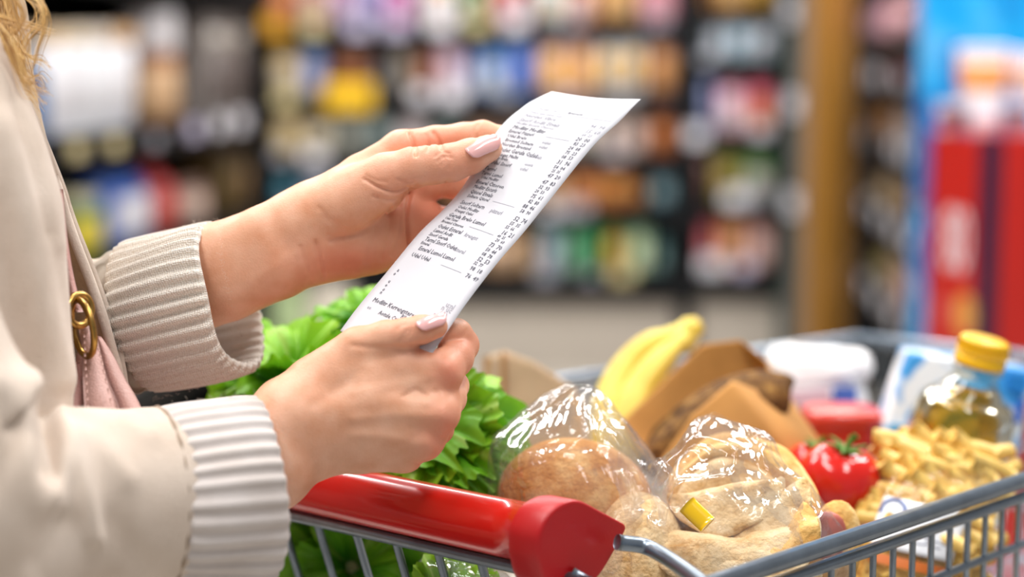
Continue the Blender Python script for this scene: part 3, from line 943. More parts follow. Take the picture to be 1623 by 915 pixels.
def leaf_mesh(base, d, up, L, Wd, seed, ruffle=.010, curl=.5, nu=14, nv=64):
    """one frilly lettuce leaf: a fan whose margin waves like a skirt"""
    r = np.random.default_rng(seed)
    d = np.array(list(d), float)
    d /= np.linalg.norm(d)
    up = np.array(list(up), float)
    up = up - d * up.dot(d)
    up /= np.linalg.norm(up)
    s = np.cross(d, up)
    ph = r.random(10) * 6.28
    half = math.atan(Wd / L) * 1.25
    uu, vv = np.meshgrid(np.linspace(0, 1, nu), np.linspace(-1, 1, nv), indexing='ij')
    uu, vv = uu.ravel(), vv.ravel()
    phi = vv * half
    rim = 1 - .22 * np.abs(vv) ** 3 + .05 * np.sin(7 * vv + ph[0]) + .03 * np.sin(19 * vv + ph[1]) + .015 * np.sin(37 * vv + ph[9])
    rho = (.06 + .94 * uu) * rim * L
    x = rho * np.sin(phi)
    y = rho * np.cos(phi)
    e = uu ** 2.2
    z = ruffle * e * (np.sin((9 + 3 * r.random()) * vv + ph[2]) + .65 * np.sin((17 + 4 * r.random()) * vv + ph[3] + 1.5 * uu) + .4 * uu ** 2 * np.sin(31 * vv + ph[4]))
    z += .10 * L * np.abs(vv) ** 2 * uu
    z += .012 * L * np.sin(11 * uu + 5 * np.abs(vv) + ph[5]) * np.sin(14 * vv + ph[6]) * uu
    z -= .02 * L * np.exp(-(vv / .07) ** 2) * (1 - uu) + .006 * L * np.exp(-((np.abs(vv) - .45 * uu) / .06) ** 2)
    ang = curl * (y / L) ** 2
    yb = y * np.cos(ang * .6)
    zb = z - y * np.sin(ang * .6)
    V = np.array(list(base)) + d * yb[:, None] + up * zb[:, None] + s * x[:, None]
    return V, gridF(nu, nv), np.stack([uu, vv * .5 + .5], 1)


def leaf_mat(name, dark, lite, rib):
    m, t, b = nt(name)
    uv = N(t, 'ShaderNodeUVMap')
    sp = N(t, 'ShaderNodeSeparateXYZ')
    t.links.new(uv.outputs['UV'], sp.inputs['Vector'])
    tc = N(t, 'ShaderNodeTexCoord')
    nz = N(t, 'ShaderNodeTexNoise', Scale=55.0, Detail=4.0)
    t.links.new(tc.outputs['Object'], nz.inputs['Vector'])
    ma = N(t, 'ShaderNodeMath', operation='MULTIPLY_ADD')
    ma.inputs[1].default_value, ma.inputs[2].default_value = 0.75, -.12
    t.links.new(sp.outputs['X'], ma.inputs[0])
    ad = N(t, 'ShaderNodeMath', operation='ADD')
    t.links.new(ma.outputs[0], ad.inputs[0])
    m2 = N(t, 'ShaderNodeMath', operation='MULTIPLY_ADD')
    m2.inputs[1].default_value, m2.inputs[2].default_value = .7, -.32
    t.links.new(nz.outputs['Fac'], m2.inputs[0])
    t.links.new(m2.outputs[0], ad.inputs[1])
    rp = N(t, 'ShaderNodeValToRGB')
    rp.color_ramp.elements[0].position, rp.color_ramp.elements[1].position = .1, .75
    rp.color_ramp.elements[0].color, rp.color_ramp.elements[1].color = srgb(dark), srgb(lite)
    t.links.new(ad.outputs[0], rp.inputs['Fac'])
    # pale midrib
    sb = N(t, 'ShaderNodeMath', operation='SUBTRACT')
    sb.inputs[1].default_value = .5
    t.links.new(sp.outputs['Y'], sb.inputs[0])
    ab = N(t, 'ShaderNodeMath', operation='ABSOLUTE')
    t.links.new(sb.outputs[0], ab.inputs[0])
    rr = N(t, 'ShaderNodeValToRGB')
    rr.color_ramp.elements[0].position, rr.color_ramp.elements[1].position = .0, .05
    rr.color_ramp.elements[0].color, rr.color_ramp.elements[1].color = (.6, .6, .6, 1), (0, 0, 0, 1)
    t.links.new(ab.outputs[0], rr.inputs['Fac'])
    mx = N(t, 'ShaderNodeMix', data_type='RGBA')
    t.links.new(rr.outputs['Color'], mx.inputs['Factor'])
    t.links.new(rp.outputs['Color'], mx.inputs['A'])
    mx.inputs['B'].default_value = srgb(rib)
    t.links.new(mx.outputs['Result'], b.inputs['Base Color'])
    b.inputs['Roughness'].default_value = .45
    tr = N(t, 'ShaderNodeBsdfTranslucent')
    t.links.new(mx.outputs['Result'], tr.inputs['Color'])
    ms = N(t, 'ShaderNodeMixShader')
    ms.inputs[0].default_value = .24
    out = t.nodes['Material Output']
    t.links.new(b.outputs[0], ms.inputs[1])
    t.links.new(tr.outputs[0], ms.inputs[2])
    t.links.new(ms.outputs[0], out.inputs['Surface'])
    n2 = N(t, 'ShaderNodeTexNoise', Scale=170.0, Detail=3.0)
    t.links.new(tc.outputs['Object'], n2.inputs['Vector'])
    bp = N(t, 'ShaderNodeBump', Strength=.4, Distance=.0015)
    t.links.new(n2.outputs['Fac'], bp.inputs['Height'])
    t.links.new(bp.outputs['Normal'], b.inputs['Normal'])
    return m


LEAFS = [leaf_mat('lettuce_green', '#4f9a14', '#90cb26', '#c0dc74'), leaf_mat('lettuce_bright', '#62ac16', '#a4d834', '#d0e888'), leaf_mat('lettuce_deep', '#3f8f16', '#82c828', '#b4d868')]


toL = Vector(cvec(0, 0, -1))
upC = Vector(cvec(0, -1, 0))
rtC = Vector(cvec(1, 0, 0))


def dirc(x, y, z):
    return Vector(cvec(x, y, z))


def lettuce(px, py, d, R, seed, label, tint=(0, 0, 1, 1), tilt=.55, spread=(-.25, 3.4), n=(9, 8, 6, 4), back=5):
    """rosette of frilly leaves that opens up and towards the shopper"""
    r = random.Random(seed)
    c = P(px, py, d)
    axis = (toL * (1 - tilt) + Vector((0, 0, 1)) * tilt).normalized()
    s1 = rtC
    s2 = axis.cross(s1).normalized()
    root = thing('lettuce', (c.x, c.y, max(BOT, c.z - R)), label, 'lettuce')
    k = 0
    for ring, cnt in enumerate(n + (back,)):
        isback = ring == len(n)
        for i in range(cnt):
            a = 2 * math.pi * (i + r.uniform(-.25, .25)) / cnt + ring * .7
            out = s1 * math.cos(a) + s2 * math.sin(a)
            el = (-.15, .35, .8, 1.25)[ring] if not isback else -.9
            el += r.uniform(-.15, .15)
            dr = out * math.cos(el) + axis * math.sin(el)
            nm = axis * math.cos(el) - out * math.sin(el)
            L = R * ((1.02, .95, .85, .75)[ring] if not isback else .9) * r.uniform(.88, 1.12)
            base = c + dr * R * .06 + axis * R * (.0 if isback else .05 * ring)
            V, F, uv = leaf_mesh(base, dr, nm, L, L * r.uniform(.62, .85), seed * 100 + k, ruffle=L * r.uniform(.07, .11), curl=r.uniform(.2, 1.1))
            V[:, 2] = np.maximum(V[:, 2], BOT + .002)
            obj('leaf', V, F, LEAFS[r.choice(tint)], root, uv=uv)
            k += 1
    obj('stalk', *lathe([(.004, -.02), (.012, -.01), (.014, .0), (.008, .02), (.001, .022)], 14, c, axis), mat('lettuce_stalk', '#dfe8b8', .5, noise=.1), root)
    return root


lettuce(468, 640, 1.205, .066, 3, 'bright green frilly lettuce showing between the two sleeves', tint=(0, 1, 1), tilt=.75)
lettuce(590, 545, 1.245, .048, 4, 'small upright lettuce behind the lower corner of the receipt', tint=(0, 0, 2), tilt=.9, n=(7, 5, 4, 3))
lettuce(690, 705, 1.165, .064, 5, 'green frilly lettuce pressed behind the red handle and the hand', tint=(0, 0, 1, 2), tilt=.35)
lettuce(560, 905, 1.215, .075, 9, 'green lettuce seen through the wires under the handle, shade tinted into its leaves', tint=(0, 2, 2), tilt=.2)  # mostly deeper leaf tint puts the shade behind the wires into the colour


def film_mat(name, tint, gl=0.55, rough=0.09, bstr=.5, bs=60, milk=0.06):
    """thin clear plastic: see-through with bright fresnel glints"""
    m, t, b = nt(name)
    t.nodes.remove(b)
    out = t.nodes['Material Output']
    tr = N(t, 'ShaderNodeBsdfTransparent')
    tr.inputs['Color'].default_value = srgb(tint)
    gs = N(t, 'ShaderNodeBsdfGlossy', Roughness=rough)
    df = N(t, 'ShaderNodeBsdfDiffuse')
    df.inputs['Color'].default_value = (.9, .9, .92, 1)
    tc = N(t, 'ShaderNodeTexCoord')
    mp = N(t, 'ShaderNodeMapping')
    mp.inputs['Scale'].default_value = (1, .5, 1.6)
    t.links.new(tc.outputs['Object'], mp.inputs['Vector'])
    vo = N(t, 'ShaderNodeTexNoise', Scale=bs, Detail=3.0, Distortion=1.6)
    t.links.new(mp.outputs['Vector'], vo.inputs['Vector'])
    bp = N(t, 'ShaderNodeBump', Strength=bstr * .45, Distance=.004)
    t.links.new(vo.outputs['Fac'], bp.inputs['Height'])
    t.links.new(bp.outputs['Normal'], gs.inputs['Normal'])
    lw = N(t, 'ShaderNodeFresnel', IOR=1.38)
    t.links.new(bp.outputs['Normal'], lw.inputs['Normal'])
    mu = N(t, 'ShaderNodeMath', operation='MULTIPLY_ADD')
    mu.inputs[1].default_value, mu.inputs[2].default_value = gl, .015
    t.links.new(lw.outputs[0], mu.inputs[0])
    ma = N(t, 'ShaderNodeMath', operation='MINIMUM')
    ma.inputs[1].default_value = gl * .5
    t.links.new(mu.outputs[0], ma.inputs[0])
    m0 = N(t, 'ShaderNodeMixShader')
    m0.inputs[0].default_value = milk
    t.links.new(tr.outputs[0], m0.inputs[1])
    t.links.new(df.outputs[0], m0.inputs[2])
    ms = N(t, 'ShaderNodeMixShader')
    t.links.new(ma.outputs[0], ms.inputs[0])
    t.links.new(m0.outputs[0], ms.inputs[1])
    t.links.new(gs.outputs[0], ms.inputs[2])
    t.links.new(ms.outputs[0], out.inputs['Surface'])
    return m


FILM = film_mat('clear_film', '#fbfbfb', .62, .08, .6, 50)
FILM2 = film_mat('clear_film_cloudy', '#f7f4f0', .5, .12, .7, 45, .08)


def blob_bag(ctrl, n, m, seed, amp, crease=0.0, pleat=.10):
    """crumpled plastic skin: rings (px, py, d, half width px, half depth m, tilt)"""
    S = spline(ctrl, n)
    V = []
    for i, (x, y, d, hw, hd, tilt) in enumerate(S):
        hw, hd = max(hw, 1.5), max(hd, .001)
        for j in range(m):
            a = 2 * math.pi * j / m
            q = 1 + pleat * math.exp(-i / n * 3.2) * (math.sin(11 * a + seed + 2 * i / n) + .6 * math.sin(17 * a + 2 * seed - 3 * i / n)) * min(1, i / 3)
            V.append(list(P(x + hw * q * math.cos(a), y + tilt * math.cos(a), d - hd * q * math.sin(a))))
    V = np.array(V)
    V = V + (vnoise(V, 130, seed, 3) * amp)[:, None] * cvec(.2, -.3, -1) + (vnoise(V, 170, seed + 1, 2) * amp * .7)[:, None] * cvec(1, .2, 0)
    if crease:
        w = np.abs(vnoise(V, 75, seed + 2, 2))
        V = V + (np.exp(-(w / .09) ** 2) * crease)[:, None] * cvec(0, -.3, -1)
    F = gridF(n, m, closev=True) + [list(range(m))[::-1], list(range((n - 1) * m, n * m))]
    return V, F


def bread_mat(name, c1, c2, c3, s=28):
    m, t, b = nt(name)
    tc = N(t, 'ShaderNodeTexCoord')
    nz = N(t, 'ShaderNodeTexNoise', Scale=s, Detail=7.0, Roughness=.65)
    t.links.new(tc.outputs['Object'], nz.inputs['Vector'])
    rp = N(t, 'ShaderNodeValToRGB')
    rp.color_ramp.elements[0].position, rp.color_ramp.elements[1].position = .32, .7
    rp.color_ramp.elements[0].color, rp.color_ramp.elements[1].color = srgb(c2), srgb(c3)
    e = rp.color_ramp.elements.new(.5)
    e.color = srgb(c1)
    t.links.new(nz.outputs['Fac'], rp.inputs['Fac'])
    t.links.new(rp.outputs['Color'], b.inputs['Base Color'])
    b.inputs['Roughness'].default_value = .75
    b.inputs['Specular IOR Level'].default_value = .25
    bp = N(t, 'ShaderNodeBump', Strength=.6, Distance=.003)
    n2 = N(t, 'ShaderNodeTexNoise', Scale=s * 5, Detail=4.0)
    t.links.new(tc.outputs['Object'], n2.inputs['Vector'])
    t.links.new(n2.outputs['Fac'], bp.inputs['Height'])
    t.links.new(bp.outputs['Normal'], b.inputs['Normal'])
    return m


CRUST = bread_mat('bread_crust', '#cc9048', '#a8692a', '#e9c081', 46)
PALE = bread_mat('flatbread', '#e6c696', '#c6985a', '#f2dcb6', 60)
RIM = bread_mat('flatbread_rim', '#e2b066', '#c2853a', '#efcc90', 50)
DARKB = bread_mat('seeded_crust', '#6b4720', '#2a180a', '#a87c40', 95)


def bread_bag():
    root = thing('bread_bag', (P(920, 800, 1.12).x, P(920, 800, 1.12).y, BOT), 'round crusty bread in a clear plastic bag behind the handle end', 'bread')
    c = P(912, 800, 1.125)
    V, F, u = ellipsoid(c, [cvec(.051, .010, 0), cvec(-.008, .043, 0), cvec(0, 0, .048)], 60, 40)
    V += u * (vnoise(V, 75, 5, 4) * .0028)[:, None]
    obj('loaf', V, F, CRUST, root)
    # a flatter pale bun lower in the same bag
    V, F, u = ellipsoid(P(1010, 905, 1.09), [cvec(.035, .006, 0), cvec(-.004, .05, .0), cvec(0, 0, .04)], 40, 26)
    V += u * (vnoise(V, 80, 6, 4) * .003)[:, None]
    obj('loaf', V, F, PALE, root, label='pale bun lower in the bag')
    V, F = blob_bag([(922, 612, 1.135, 26, .004, 3), (918, 625, 1.13, 44, .012, 6), (912, 650, 1.128, 68, .024, 8), (906, 690, 1.126, 112, .042, 10), (908, 740, 1.124, 140, .054, 10), (925, 800, 1.12, 150, .058, 10), (950, 860, 1.112, 150, .058, 10),
                     (965, 920, 1.108, 140, .05, 8), (965, 1000, 1.106, 118, .042, 6), (962, 1060, 1.105, 100, .035, 4)], 70, 72, 21, .0035, .004)
    V[:, 2] = np.maximum(V[:, 2], BOT)
    obj('plastic_bag', V, F, FILM2, root, label='crumpled clear plastic bag')
    # gathered wing of film at the side
    A = spline([list(P(*p)) for p in [(955, 640, 1.12), (990, 690, 1.105), (1020, 745, 1.09), (1035, 800, 1.08), (1040, 880, 1.075)]], 40)
    B = spline([list(P(*p)) for p in [(930, 650, 1.10), (950, 700, 1.075), (975, 760, 1.062), (990, 830, 1.055), (1000, 900, 1.05)]], 40)
    V = np.concatenate([A * (1 - k) + B * k for k in np.linspace(0, 1, 14)])
    V += (vnoise(V, 210, 8, 3) * .004)[:, None] * cvec(.4, -.2, -1)
    obj('bag_fold', V, gridF(14, 40), FILM2, root)
    return root


bread_bag()


def flatbread_pack():
    root = thing('flatbread_pack', (P(1185, 830, 1.08).x, P(1185, 830, 1.08).y, BOT), 'clear pack of pale flatbreads with a yellow clip against the wire rim', 'bread')

    def disc(c, ax, ay, nz, seed, mt, rim=.006, wob=.003, thick=.007, lab=None):
        """round flatbread with a puffed rim"""
        nr, m = 14, 64
        V = []
        for side in (1, -1):
            for i in range(nr):
                r = (i / (nr - 1)) if side == 1 else 1 - i / (nr - 1)
                for j in range(m):
                    a = 2 * math.pi * j / m
                    rr = r * (1 + .03 * math.sin(3 * a + seed) + .02 * math.sin(7 * a))
                    h = (rim * math.exp(-((r - .84) / .12) ** 2) + .004) * math.sqrt(max(0, 1 - r ** 8)) * side * (1 if side == 1 else .6)
                    V.append(np.array(list(c)) + rr * math.cos(a) * ax + rr * math.sin(a) * ay + nz * h)
        V = np.array(V)
        V += (vnoise(V, 110, seed, 3) * wob)[:, None] * nz
        return obj('flatbread', V, gridF(2 * nr, m, closev=True), mt, root, label=lab)

    nz = cvec(-.18, -.45, -.87)
    nz /= np.linalg.norm(nz)
    ax = np.cross(nz, cvec(0, 0, 1))
    ax = cvec(.95, .16, -.28)
    ax -= nz * ax.dot(nz)
    ax /= np.linalg.norm(ax)
    ay = np.cross(nz, ax)
    disc(P(1172, 800, 1.125), ax * .050, ay * .050, nz, 1, RIM, .007)
    disc(P(1166, 808, 1.108), ax * .046, ay * .046, nz, 2, RIM, .010)
    disc(P(1162, 814, 1.099), ax * .038, ay * .037, nz, 3, PALE, .003, .005)
    disc(P(1246, 872, 1.11), ax * .026, ay * .036, nz, 4, RIM, .006)

    def half_moon(c, R, rot, lift, seed, mt):
        """flatbread folded in two: two crinkled layers joined by a rounded fold"""
        na, nr = 34, 12
        e1 = ax * math.cos(rot) + ay * math.sin(rot)
        e2 = -ax * math.sin(rot) + ay * math.cos(rot)
        V = []
        for i in range(na):
            t = math.pi * i / (na - 1)
            for j in range(2 * nr):
                u = (j - nr + .5) / nr          # -1 .. 1 over the fold
                rr = abs(u)
                x = R * math.cos(t) * (1 if True else rr)
                y = R * math.sin(t) * rr * (1 + .05 * math.sin(5 * t + seed))
                g = .0065 * (1 - rr) ** .5 * math.sin(t) ** .5 + .0022
                sgn = 1 if u > 0 else -1
                V.append(np.array(list(c)) + e1 * x + e2 * (y if u > 0 else y * .86) + nz * (lift * math.sin(t) * rr + sgn * g * min(1, 6 * rr + .02)))
        V = np.array(V)
        V += ((vnoise(V, 150, seed, 3) * .0034) + np.exp(-(vnoise(V, 95, seed + 9, 2) / .12) ** 2) * .0022)[:, None] * nz
        o = obj('flatbread', V, gridF(na, 2 * nr), mt, root, label='folded pale flatbread')
        md = o.modifiers.new('thickness', 'SOLIDIFY')
        md.thickness = .002
        return o

    half_moon(P(1150, 775, 1.088), .036, 3.5, .006, 1, PALE)
    half_moon(P(1200, 805, 1.080), .034, 3.9, .008, 2, PALE)
    half_moon(P(1120, 850, 1.068), .036, 3.2, .006, 3, PALE)
    half_moon(P(1195, 850, 1.066), .040, 3.6, .010, 4, PALE)
    half_moon(P(1238, 850, 1.062), .024, 4.3, .006, 5, RIM)
    half_moon(P(1205, 905, 1.058), .036, 3.3, .008, 6, PALE)
    half_moon(P(1110, 920, 1.062), .036, 3.1, .006, 7, PALE)
    V, F, u = ellipsoid(P(1313, 850, 1.09), [cvec(.011, .008, 0), cvec(-.006, .014, 0), cvec(0, 0, .006)], 20, 12)
    V += u * (vnoise(V, 260, 3, 2) * .002)[:, None]
    obj('ham_slice', V, F, mat('ham', '#c4695c', .4, noise=.2, nscale=90), root, label='pink slice of ham at the pack edge')
    V, F, u = ellipsoid(P(1320, 872, 1.10), [cvec(.016, .012, 0), cvec(-.01, .03, 0), cvec(0, 0, .012)], 24, 14)
    obj('bread_slice', V, F, RIM, root)
    # film
    V, F = blob_bag([(1160, 668, 1.10, 42, .003, 12), (1160, 684, 1.098, 62, .010, 14), (1165, 715, 1.095, 84, .022, 22), (1172, 752, 1.092, 118, .036, 30), (1180, 800, 1.088, 146, .047, 34), (1188, 850, 1.085, 162, .052, 36),
                     (1188, 900, 1.082, 166, .052, 30), (1180, 960, 1.082, 150, .048, 20), (1175, 1030, 1.082, 120, .04, 12)], 84, 84, 31, .0034, .0075, pleat=.07)
    V[:, 2] = np.maximum(V[:, 2], BOT)
    obj('plastic_wrap', V, F, FILM, root, label='glossy clear plastic wrap')
    # crimped top edge and a crumpled corner
    A = spline([list(P(*p)) for p in [(1116, 678, 1.085), (1128, 668, 1.085), (1160, 684, 1.083), (1200, 702, 1.085), (1215, 712, 1.09)]], 40)
    V = np.concatenate([A + cvec(.001, -.0045, -.002) * k for k in np.linspace(0, 1.4, 6)])
    V += (vnoise(V, 420, 9, 2) * .0012)[:, None] * cvec(0, 0, -1)
    obj('wrap_seam', V, gridF(6, 40), FILM, root)
    A = spline([list(P(*p)) for p in [(1030, 730, 1.07), (1050, 765, 1.06), (1068, 800, 1.055), (1075, 840, 1.05)]], 30)
    V = np.concatenate([A + cvec(.008, -.003, -.002) * k for k in np.linspace(-1.2, 1.2, 12)])
    V += (vnoise(V, 330, 12, 3) * .0042)[:, None] * cvec(.3, -.3, -1)
    obj('wrap_seam', V, gridF(12, 30), FILM, root)
    # yellow clip
    a, b_ = P(1088, 800, 1.035), P(1122, 832, 1.03)
    C = np.array([list(a + (b_ - a) * t) for t in np.linspace(0, 1, 8)])
    V, F = tube(C, .0062, 16)
    cn = C.mean(0)
    nn = cvec(0, -.3, -1)
    nn /= np.linalg.norm(nn)
    V = V - ((V - cn) @ nn)[:, None] * nn * .55
    obj('clip', V, F, mat('yellow_clip', '#f2c20c', .18, coat=.7), root, label='glossy yellow plastic clip')


flatbread_pack()


def bananas():
    m, t, b = nt('banana_peel')
    tc = N(t, 'ShaderNodeTexCoord')
    nz = N(t, 'ShaderNodeTexNoise', Scale=30.0, Detail=3.0)
    t.links.new(tc.outputs['Object'], nz.inputs['Vector'])
    rp = N(t, 'ShaderNodeValToRGB')
    rp.color_ramp.elements[0].color, rp.color_ramp.elements[1].color = srgb('#dcb83a'), srgb('#f3dc62')
    rp.color_ramp.elements[0].position, rp.color_ramp.elements[1].position = .3, .65
    t.links.new(nz.outputs['Fac'], rp.inputs['Fac'])
    t.links.new(rp.outputs['Color'], b.inputs['Base Color'])
    b.inputs['Roughness'].default_value = .45
    root = thing('banana_bunch', P(1000, 700, 1.44), 'bunch of yellow bananas leaning behind the brown paper bag', 'bananas')
    stem = mat('banana_stem', '#8c7a2c', .7, noise=.3, nscale=60)
    for k, pts in enumerate(([(1075, 532, 1.45), (1035, 543, 1.452), (1000, 580, 1.45), (975, 630, 1.44), (968, 690, 1.42), (985, 740, 1.40)], [(1090, 536, 1.43), (1058, 560, 1.42), (1026, 600, 1.41), (1000, 650, 1.40), (990, 700, 1.39), (1000, 750, 1.38)],
                             [(1084, 530, 1.48), (1050, 550, 1.50), (1020, 590, 1.51), (1000, 640, 1.50), (996, 700, 1.48), (1010, 750, 1.46)])):
        C = spline([list(P(*p)) for p in pts], 40)
        u = np.linspace(0, 1, 40)
        R = .0172 * np.clip(np.sin(np.clip(u * 1.12 + .10, 0, 1.0) * math.pi / 2) ** .8, 0, 1) * np.where(u > .86, np.sqrt(np.clip(1 - ((u - .86) / .15) ** 2, .03, 1)), 1)
        R[:4] = np.maximum(R[:4], .0085)
        obj('banana', *tube(C, R, 20, prof=lambda a, t: 1 + .06 * math.cos(5 * a)), m, root)
    obj('stem', *tube(spline([list(P(1078, 540, 1.45)), list(P(1092, 524, 1.45)), list(P(1104, 517, 1.455))], 12), [.0135] * 4 + [.011] * 4 + [.009] * 4, 12), m, root)
    obj('stem_tip', *tube(spline([list(P(1101, 519, 1.455)), list(P(1108, 514, 1.456))], 5), .0092, 12), stem, root)


bananas()


def loop_bag(name, rows, m, mt, parent, th=.0007, crumple=.002, seed=1, lab=None):
    """paper bag: rows of closed corner loops (px, py, d), rounded a little, with thickness"""
    V = []
    for L in rows:
        L = np.array([list(P(*p)) for p in L])
        k = len(L)
        seg = []
        for i in range(k):
            a, b = L[i], L[(i + 1) % k]
            for t in np.linspace(0, 1, m, endpoint=False):
                seg.append(a * (1 - t) + b * t)
        V.append(np.array(seg))
    n0 = len(V)
    S = spline([v.ravel() for v in V], 34).reshape(34, -1, 3) if n0 > 2 else np.array([V[0] * (1 - t) + V[1] * t for t in np.linspace(0, 1, 34)])
    nn = S.shape[1]
    V = S.reshape(-1, 3)
    V = V + (vnoise(V, 55, seed, 3) * crumple)[:, None] * cvec(.3, -.4, -.8)
    F = gridF(34, nn, closev=True) + [list(range(33 * nn, 34 * nn))]
    o = obj(name, V, F, mt, parent, label=lab)
    md = o.modifiers.new('thickness', 'SOLIDIFY')
    md.thickness = th
    return o


KRAFT = mat('kraft_paper', '#cd924c', .8, noise=.16, nscale=26, bump=.15, bscale=140)
KRAFTL = mat('pale_kraft_paper', '#d3b493', .85, noise=.12, nscale=30, bump=.15, bscale=140)


def brown_bag():
    root = thing('paper_bag', P(1190, 760, 1.3), 'brown paper bag tipped open on a dark seeded loaf', 'paper bag')
    top = [(985, 668, 1.36), (1112, 547, 1.385), (1172, 540, 1.39), (1212, 572, 1.375), (1238, 632, 1.335), (1158, 606, 1.285), (1100, 655, 1.27), (1040, 738, 1.26)]
    mid = [(1040, 745, 1.35), (1150, 640, 1.39), (1215, 625, 1.395), (1260, 650, 1.38), (1300, 700, 1.34), (1225, 690, 1.275), (1160, 740, 1.262), (1095, 800, 1.26)]
    bt = [(1110, 850, 1.34), (1200, 770, 1.38), (1255, 750, 1.385), (1295, 755, 1.375), (1325, 785, 1.34), (1270, 790, 1.285), (1215, 835, 1.27), (1150, 880, 1.265)]
    loop_bag('bag_paper', [top, mid, bt], 9, KRAFT, root, crumple=.0022, seed=3)
    c = P(1138, 676, 1.325)
    V, F, u = ellipsoid(c, [cvec(.056, -.036, .004), cvec(.018, .024, .0), cvec(0, -.006, .030)], 56, 36)
    V += u * (vnoise(V, 190, 3, 4) * .0065)[:, None]
    obj('seeded_loaf', V, F, DARKB, root, label='dark seeded loaf inside')
    return root


brown_bag()


def kraft_bag():
    root = thing('paper_bag', P(850, 760, 1.42), 'pale folded kraft paper bag standing between lettuce and bread', 'paper bag')
    top = [(766, 566, 1.44), (800, 556, 1.40), (848, 574, 1.395), (905, 612, 1.40), (925, 640, 1.46), (850, 600, 1.48)]
    bt = [(752, 900, 1.46), (796, 905, 1.40), (850, 905, 1.395), (945, 900, 1.40), (950, 900, 1.47), (850, 900, 1.49)]
    loop_bag('bag_paper', [top, bt], 10, KRAFTL, root, crumple=.0018, seed=8)
    V = spline([list(P(*p)) for p in [(766, 566, 1.438), (768, 640, 1.44), (764, 760, 1.445), (754, 880, 1.455)]], 30)
    W = spline([list(P(*p)) for p in [(799, 557, 1.397), (798, 640, 1.396), (797, 760, 1.395), (796, 880, 1.394)]], 30)
    obj('side_gusset', np.concatenate([V * (1 - t) + W * t + cvec(.003 * math.sin(math.pi * t), 0, -.0015) for t in np.linspace(0, 1, 8)]), gridF(8, 30), KRAFT, root, label='darker brown side gusset')


kraft_bag()


def tomato(px, py, d, r, seed, label, tilt=(.12, -.9, -.35)):
    c = P(px, py, d)
    ax = Vector(cvec(*tilt)).normalized()
    root = thing('tomato', c - Vector((0, 0, r * .9)), label, 'tomato', None)
    q = np.array(Vector((0, 0, 1)).rotation_difference(ax).to_matrix())
    V = []
    n, m = 48, 30
    for i in range(m + 1):
        ph = math.pi * i / m - math.pi / 2
        for j in range(n):
            th = 2 * math.pi * j / n
            lob = 1 + .03 * math.cos(5 * th + seed) * max(0, math.sin(ph)) ** 2
            z = .86 * math.sin(ph) - .17 * math.exp(-((math.pi / 2 - ph) / .32) ** 2)
            V.append([r * math.cos(ph) ** .9 * math.cos(th) * lob if math.cos(ph) > 0 else 0, r * math.cos(ph) ** .9 * math.sin(th) * lob if math.cos(ph) > 0 else 0, r * z])
    V = np.array(V) @ q.T + np.array(list(c))
    obj('fruit', V, gridF(m + 1, n, closev=True), mat('tomato_skin', '#dd1f14', .16, coat=.3, noise=.15, nscale=25, sss=.05), root)
    gm = mat('tomato_stem', '#5f8a2c', .6, noise=.3, nscale=80)
    mb = MB()
    for k in range(6):
        a = 2 * math.pi * k / 6 + seed
        pts = []
        for u in np.linspace(0, 1, 10):
            rr = r * (.04 + .5 * u)
            pts.append((np.array([rr * math.cos(a + .25 * u), rr * math.sin(a + .25 * u), r * (.76 + .13 * math.sin(u * 2.4) - .1 * u + .18 * u * u)])) @ q.T + np.array(list(c)))
        mb.add(*tube(np.array(pts), np.linspace(.0026, .0006, 10), 6))
    mb.add(*tube(np.array([np.array([0, 0, r * .70]) @ q.T + np.array(list(c)), np.array([.002, .001, r * .98]) @ q.T + np.array(list(c)), np.array([.006, .002, r * 1.18]) @ q.T + np.array(list(c))]), [.003, .0024, .0028], 8))
    mb.build('calyx', gm, root, label='green calyx')


tomato(1330, 760, 1.235, .0302, 1, 'big red tomato with green calyx in front of the red tub')
tomato(1288, 742, 1.285, .0215, 2, 'smaller red tomato half hidden behind the big tomato')


